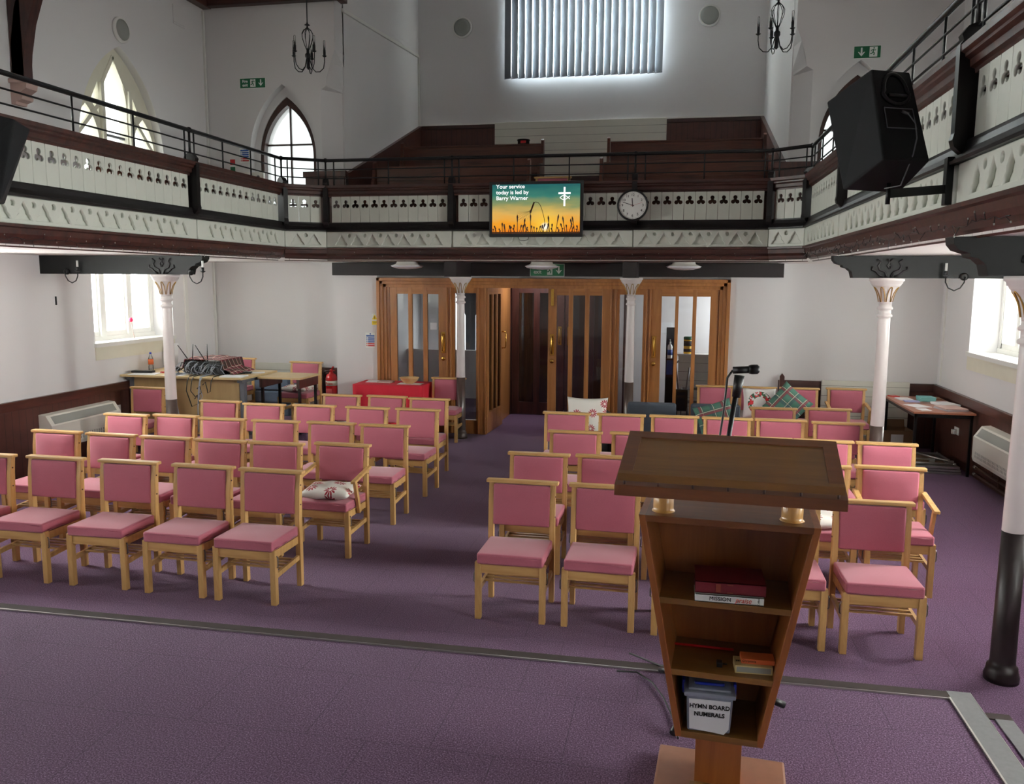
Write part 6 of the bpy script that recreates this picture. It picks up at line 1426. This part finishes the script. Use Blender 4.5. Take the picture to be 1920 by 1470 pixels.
for k in range(4): paper('teal booklet in the small stack on the corner table, %s' % ('bottom one', 'second from bottom', 'third from bottom', 'top one')[k], 3.10 + 0.004 * (k % 2), 11.07, Zt + k * 0.0125, 0.18, 0.2, 0.03 * (k - 1.5), 'teal', 0.012, 'booklet', 'booklet', 'stack of teal booklets')
for k in range(3): paper('white newsletter in the stack at the wall side of the corner table, %s' % ('bottom', 'middle', 'top')[k], 3.22, 10.70, Zt + k * 0.0085, 0.21, 0.29, 0.2 + 0.04 * k, 'paper', 0.008, 'newsletter', 'newsletter', 'stack of newsletters')
for k in range(3): paper('magazine with pinkish cover near the front of the corner table, %s' % ('bottom', 'middle', 'top')[k], 3.17, 10.32, Zt + k * 0.0105, 0.25, 0.3, 0.25 - 0.05 * k, 'grey_m' if k < 2 else 'pinkstone', 0.01, 'magazine', 'magazine', 'stack of magazines')
paper('white sheet near the left edge of the corner table', 2.87, 10.56, Zt, 0.2, 0.26, 0.4, t=0.003, group=G)
paper('white slip of paper at the front edge of the corner table', 2.86, 10.26, Zt, 0.12, 0.16, 0.2, t=0.003, group=G)
paper('brown folder at the far wall side of the corner table', 3.25, 11.30, Zt, 0.16, 0.2, 0.0, 'cardboard', 0.01, 'folder', 'folder')
e = thing('cardboard_box', 'open brown cardboard box under the corner table', 'box', (2.78, 11.30, 0), 0.05)
b = MB().box(-0.22, 0.22, -0.17, -0.165, 0, 0.33).box(-0.22, 0.22, 0.165, 0.17, 0, 0.33).box(-0.22, -0.215, -0.165, 0.165, 0, 0.33).box(0.215, 0.22, -0.165, 0.165, 0, 0.33).box(-0.215, 0.215, -0.165, 0.165, 0, 0.006)
b.build('carton', M['cardboard'], e)
MB().hexa([(-0.225, -0.16, 0.33), (-0.22, -0.16, 0.33), (-0.22, 0.16, 0.33), (-0.225, 0.16, 0.33), (-0.30, -0.16, 0.28), (-0.295, -0.16, 0.275), (-0.295, 0.16, 0.275), (-0.30, 0.16, 0.28)]).hexa([(-0.21, 0.17, 0.33), (0.21, 0.17, 0.33), (0.21, 0.175, 0.33), (-0.21, 0.175, 0.33), (-0.21, 0.2, 0.42), (0.21, 0.2, 0.42), (0.21, 0.205, 0.42), (-0.21, 0.205, 0.42)]).build('flap', M['cardboard'], e)
MB().box(-0.05, 0.1, -0.172, -0.170, 0.17, 0.28).build('white_label', M['paper'], e)
e = thing('folded_staging', 'stack of folded metal frames on the floor under the corner table', 'metal frame', (2.86, 10.50, 0))
for i in range(3): MB().box(-0.46, 0.43 - i * 0.01, -0.33, 0.42, i * 0.032 + 0.002, i * 0.032 + 0.026, 0.003).build('panel', M['alu'], e)
b = MB()
for y in (-0.28, -0.05, 0.32): b.tube([(-0.44, y, 0.115), (0.38, y, 0.115)], 0.013, 8)
for x in (-0.42, 0.36): b.tube([(x, -0.31, 0.115), (x, 0.38, 0.115)], 0.013, 8)
b.tube([(0.0, 0.36, 0.13), (0.34, -0.2, 0.13)], 0.011, 8).tube([(-0.25, -0.2, 0.14), (0.2, -0.16, 0.14)], 0.011, 8)
b.build('folded_legs', M['alu'], e)
b = MB()
for x, y in ((-0.3, -0.2), (0.15, -0.17), (-0.15, 0.3), (0.33, -0.25)): b.box(x - 0.03, x + 0.03, y - 0.02, y + 0.02, 0.10, 0.15, 0.004)
b.build('clamps', M['alu'], e)
MB().box(-0.38, 0.3, -0.22, 0.28, 0.098, 0.103).build('board', M['cardboard'], e)
e = thing('wall_socket', 'white socket with plugs on the dado under the corner table', 'socket', (XR - 0.03, 10.75, 0.42))
MB().box(-0.012, 0, -0.075, 0.075, -0.045, 0.045, 0.003).build('plate', M['signw'], e); MB().box(-0.05, -0.012, -0.06, -0.015, -0.035, 0.02, 0.005).build('plug', M['signw'], e); MB().box(-0.05, -0.012, 0.015, 0.06, -0.045, 0.01, 0.005).build('plug', M['signw'], e)
e = MB().prism([(1.372, 0), (1.432, 0), (1.432, 0.96), (1.402, 1.0), (1.372, 0.96)], 11.33, 11.375, 'xz').build('notice_post', M['mahogz']); tag(e, 'dark wooden post at the wall corner behind the rear chairs', 'post')
e = MB().box(-0.02, 0.012, -0.008, 0.008, -0.05, 0.05, 0.004).build('wall_bracket', M['iron'], None, (XL + 0.001, 8.4, 1.93)); tag(e, 'small damaged fitting on the bare left wall', 'wall fitting')
# loose cable on the stage by the lectern
e = MB().tube([(-0.21, 3.55, 0.462), (-0.12, 3.56, 0.46), (-0.05, 3.48, 0.458), (0.0, 3.36, 0.458), (0.04, 3.2, 0.457), (0.06, 3.05, 0.457)], 0.004, 6).build('floor_cable', M['blackpl']); tag(e, 'thin black cable curling on the carpet left of the lectern', 'cable')
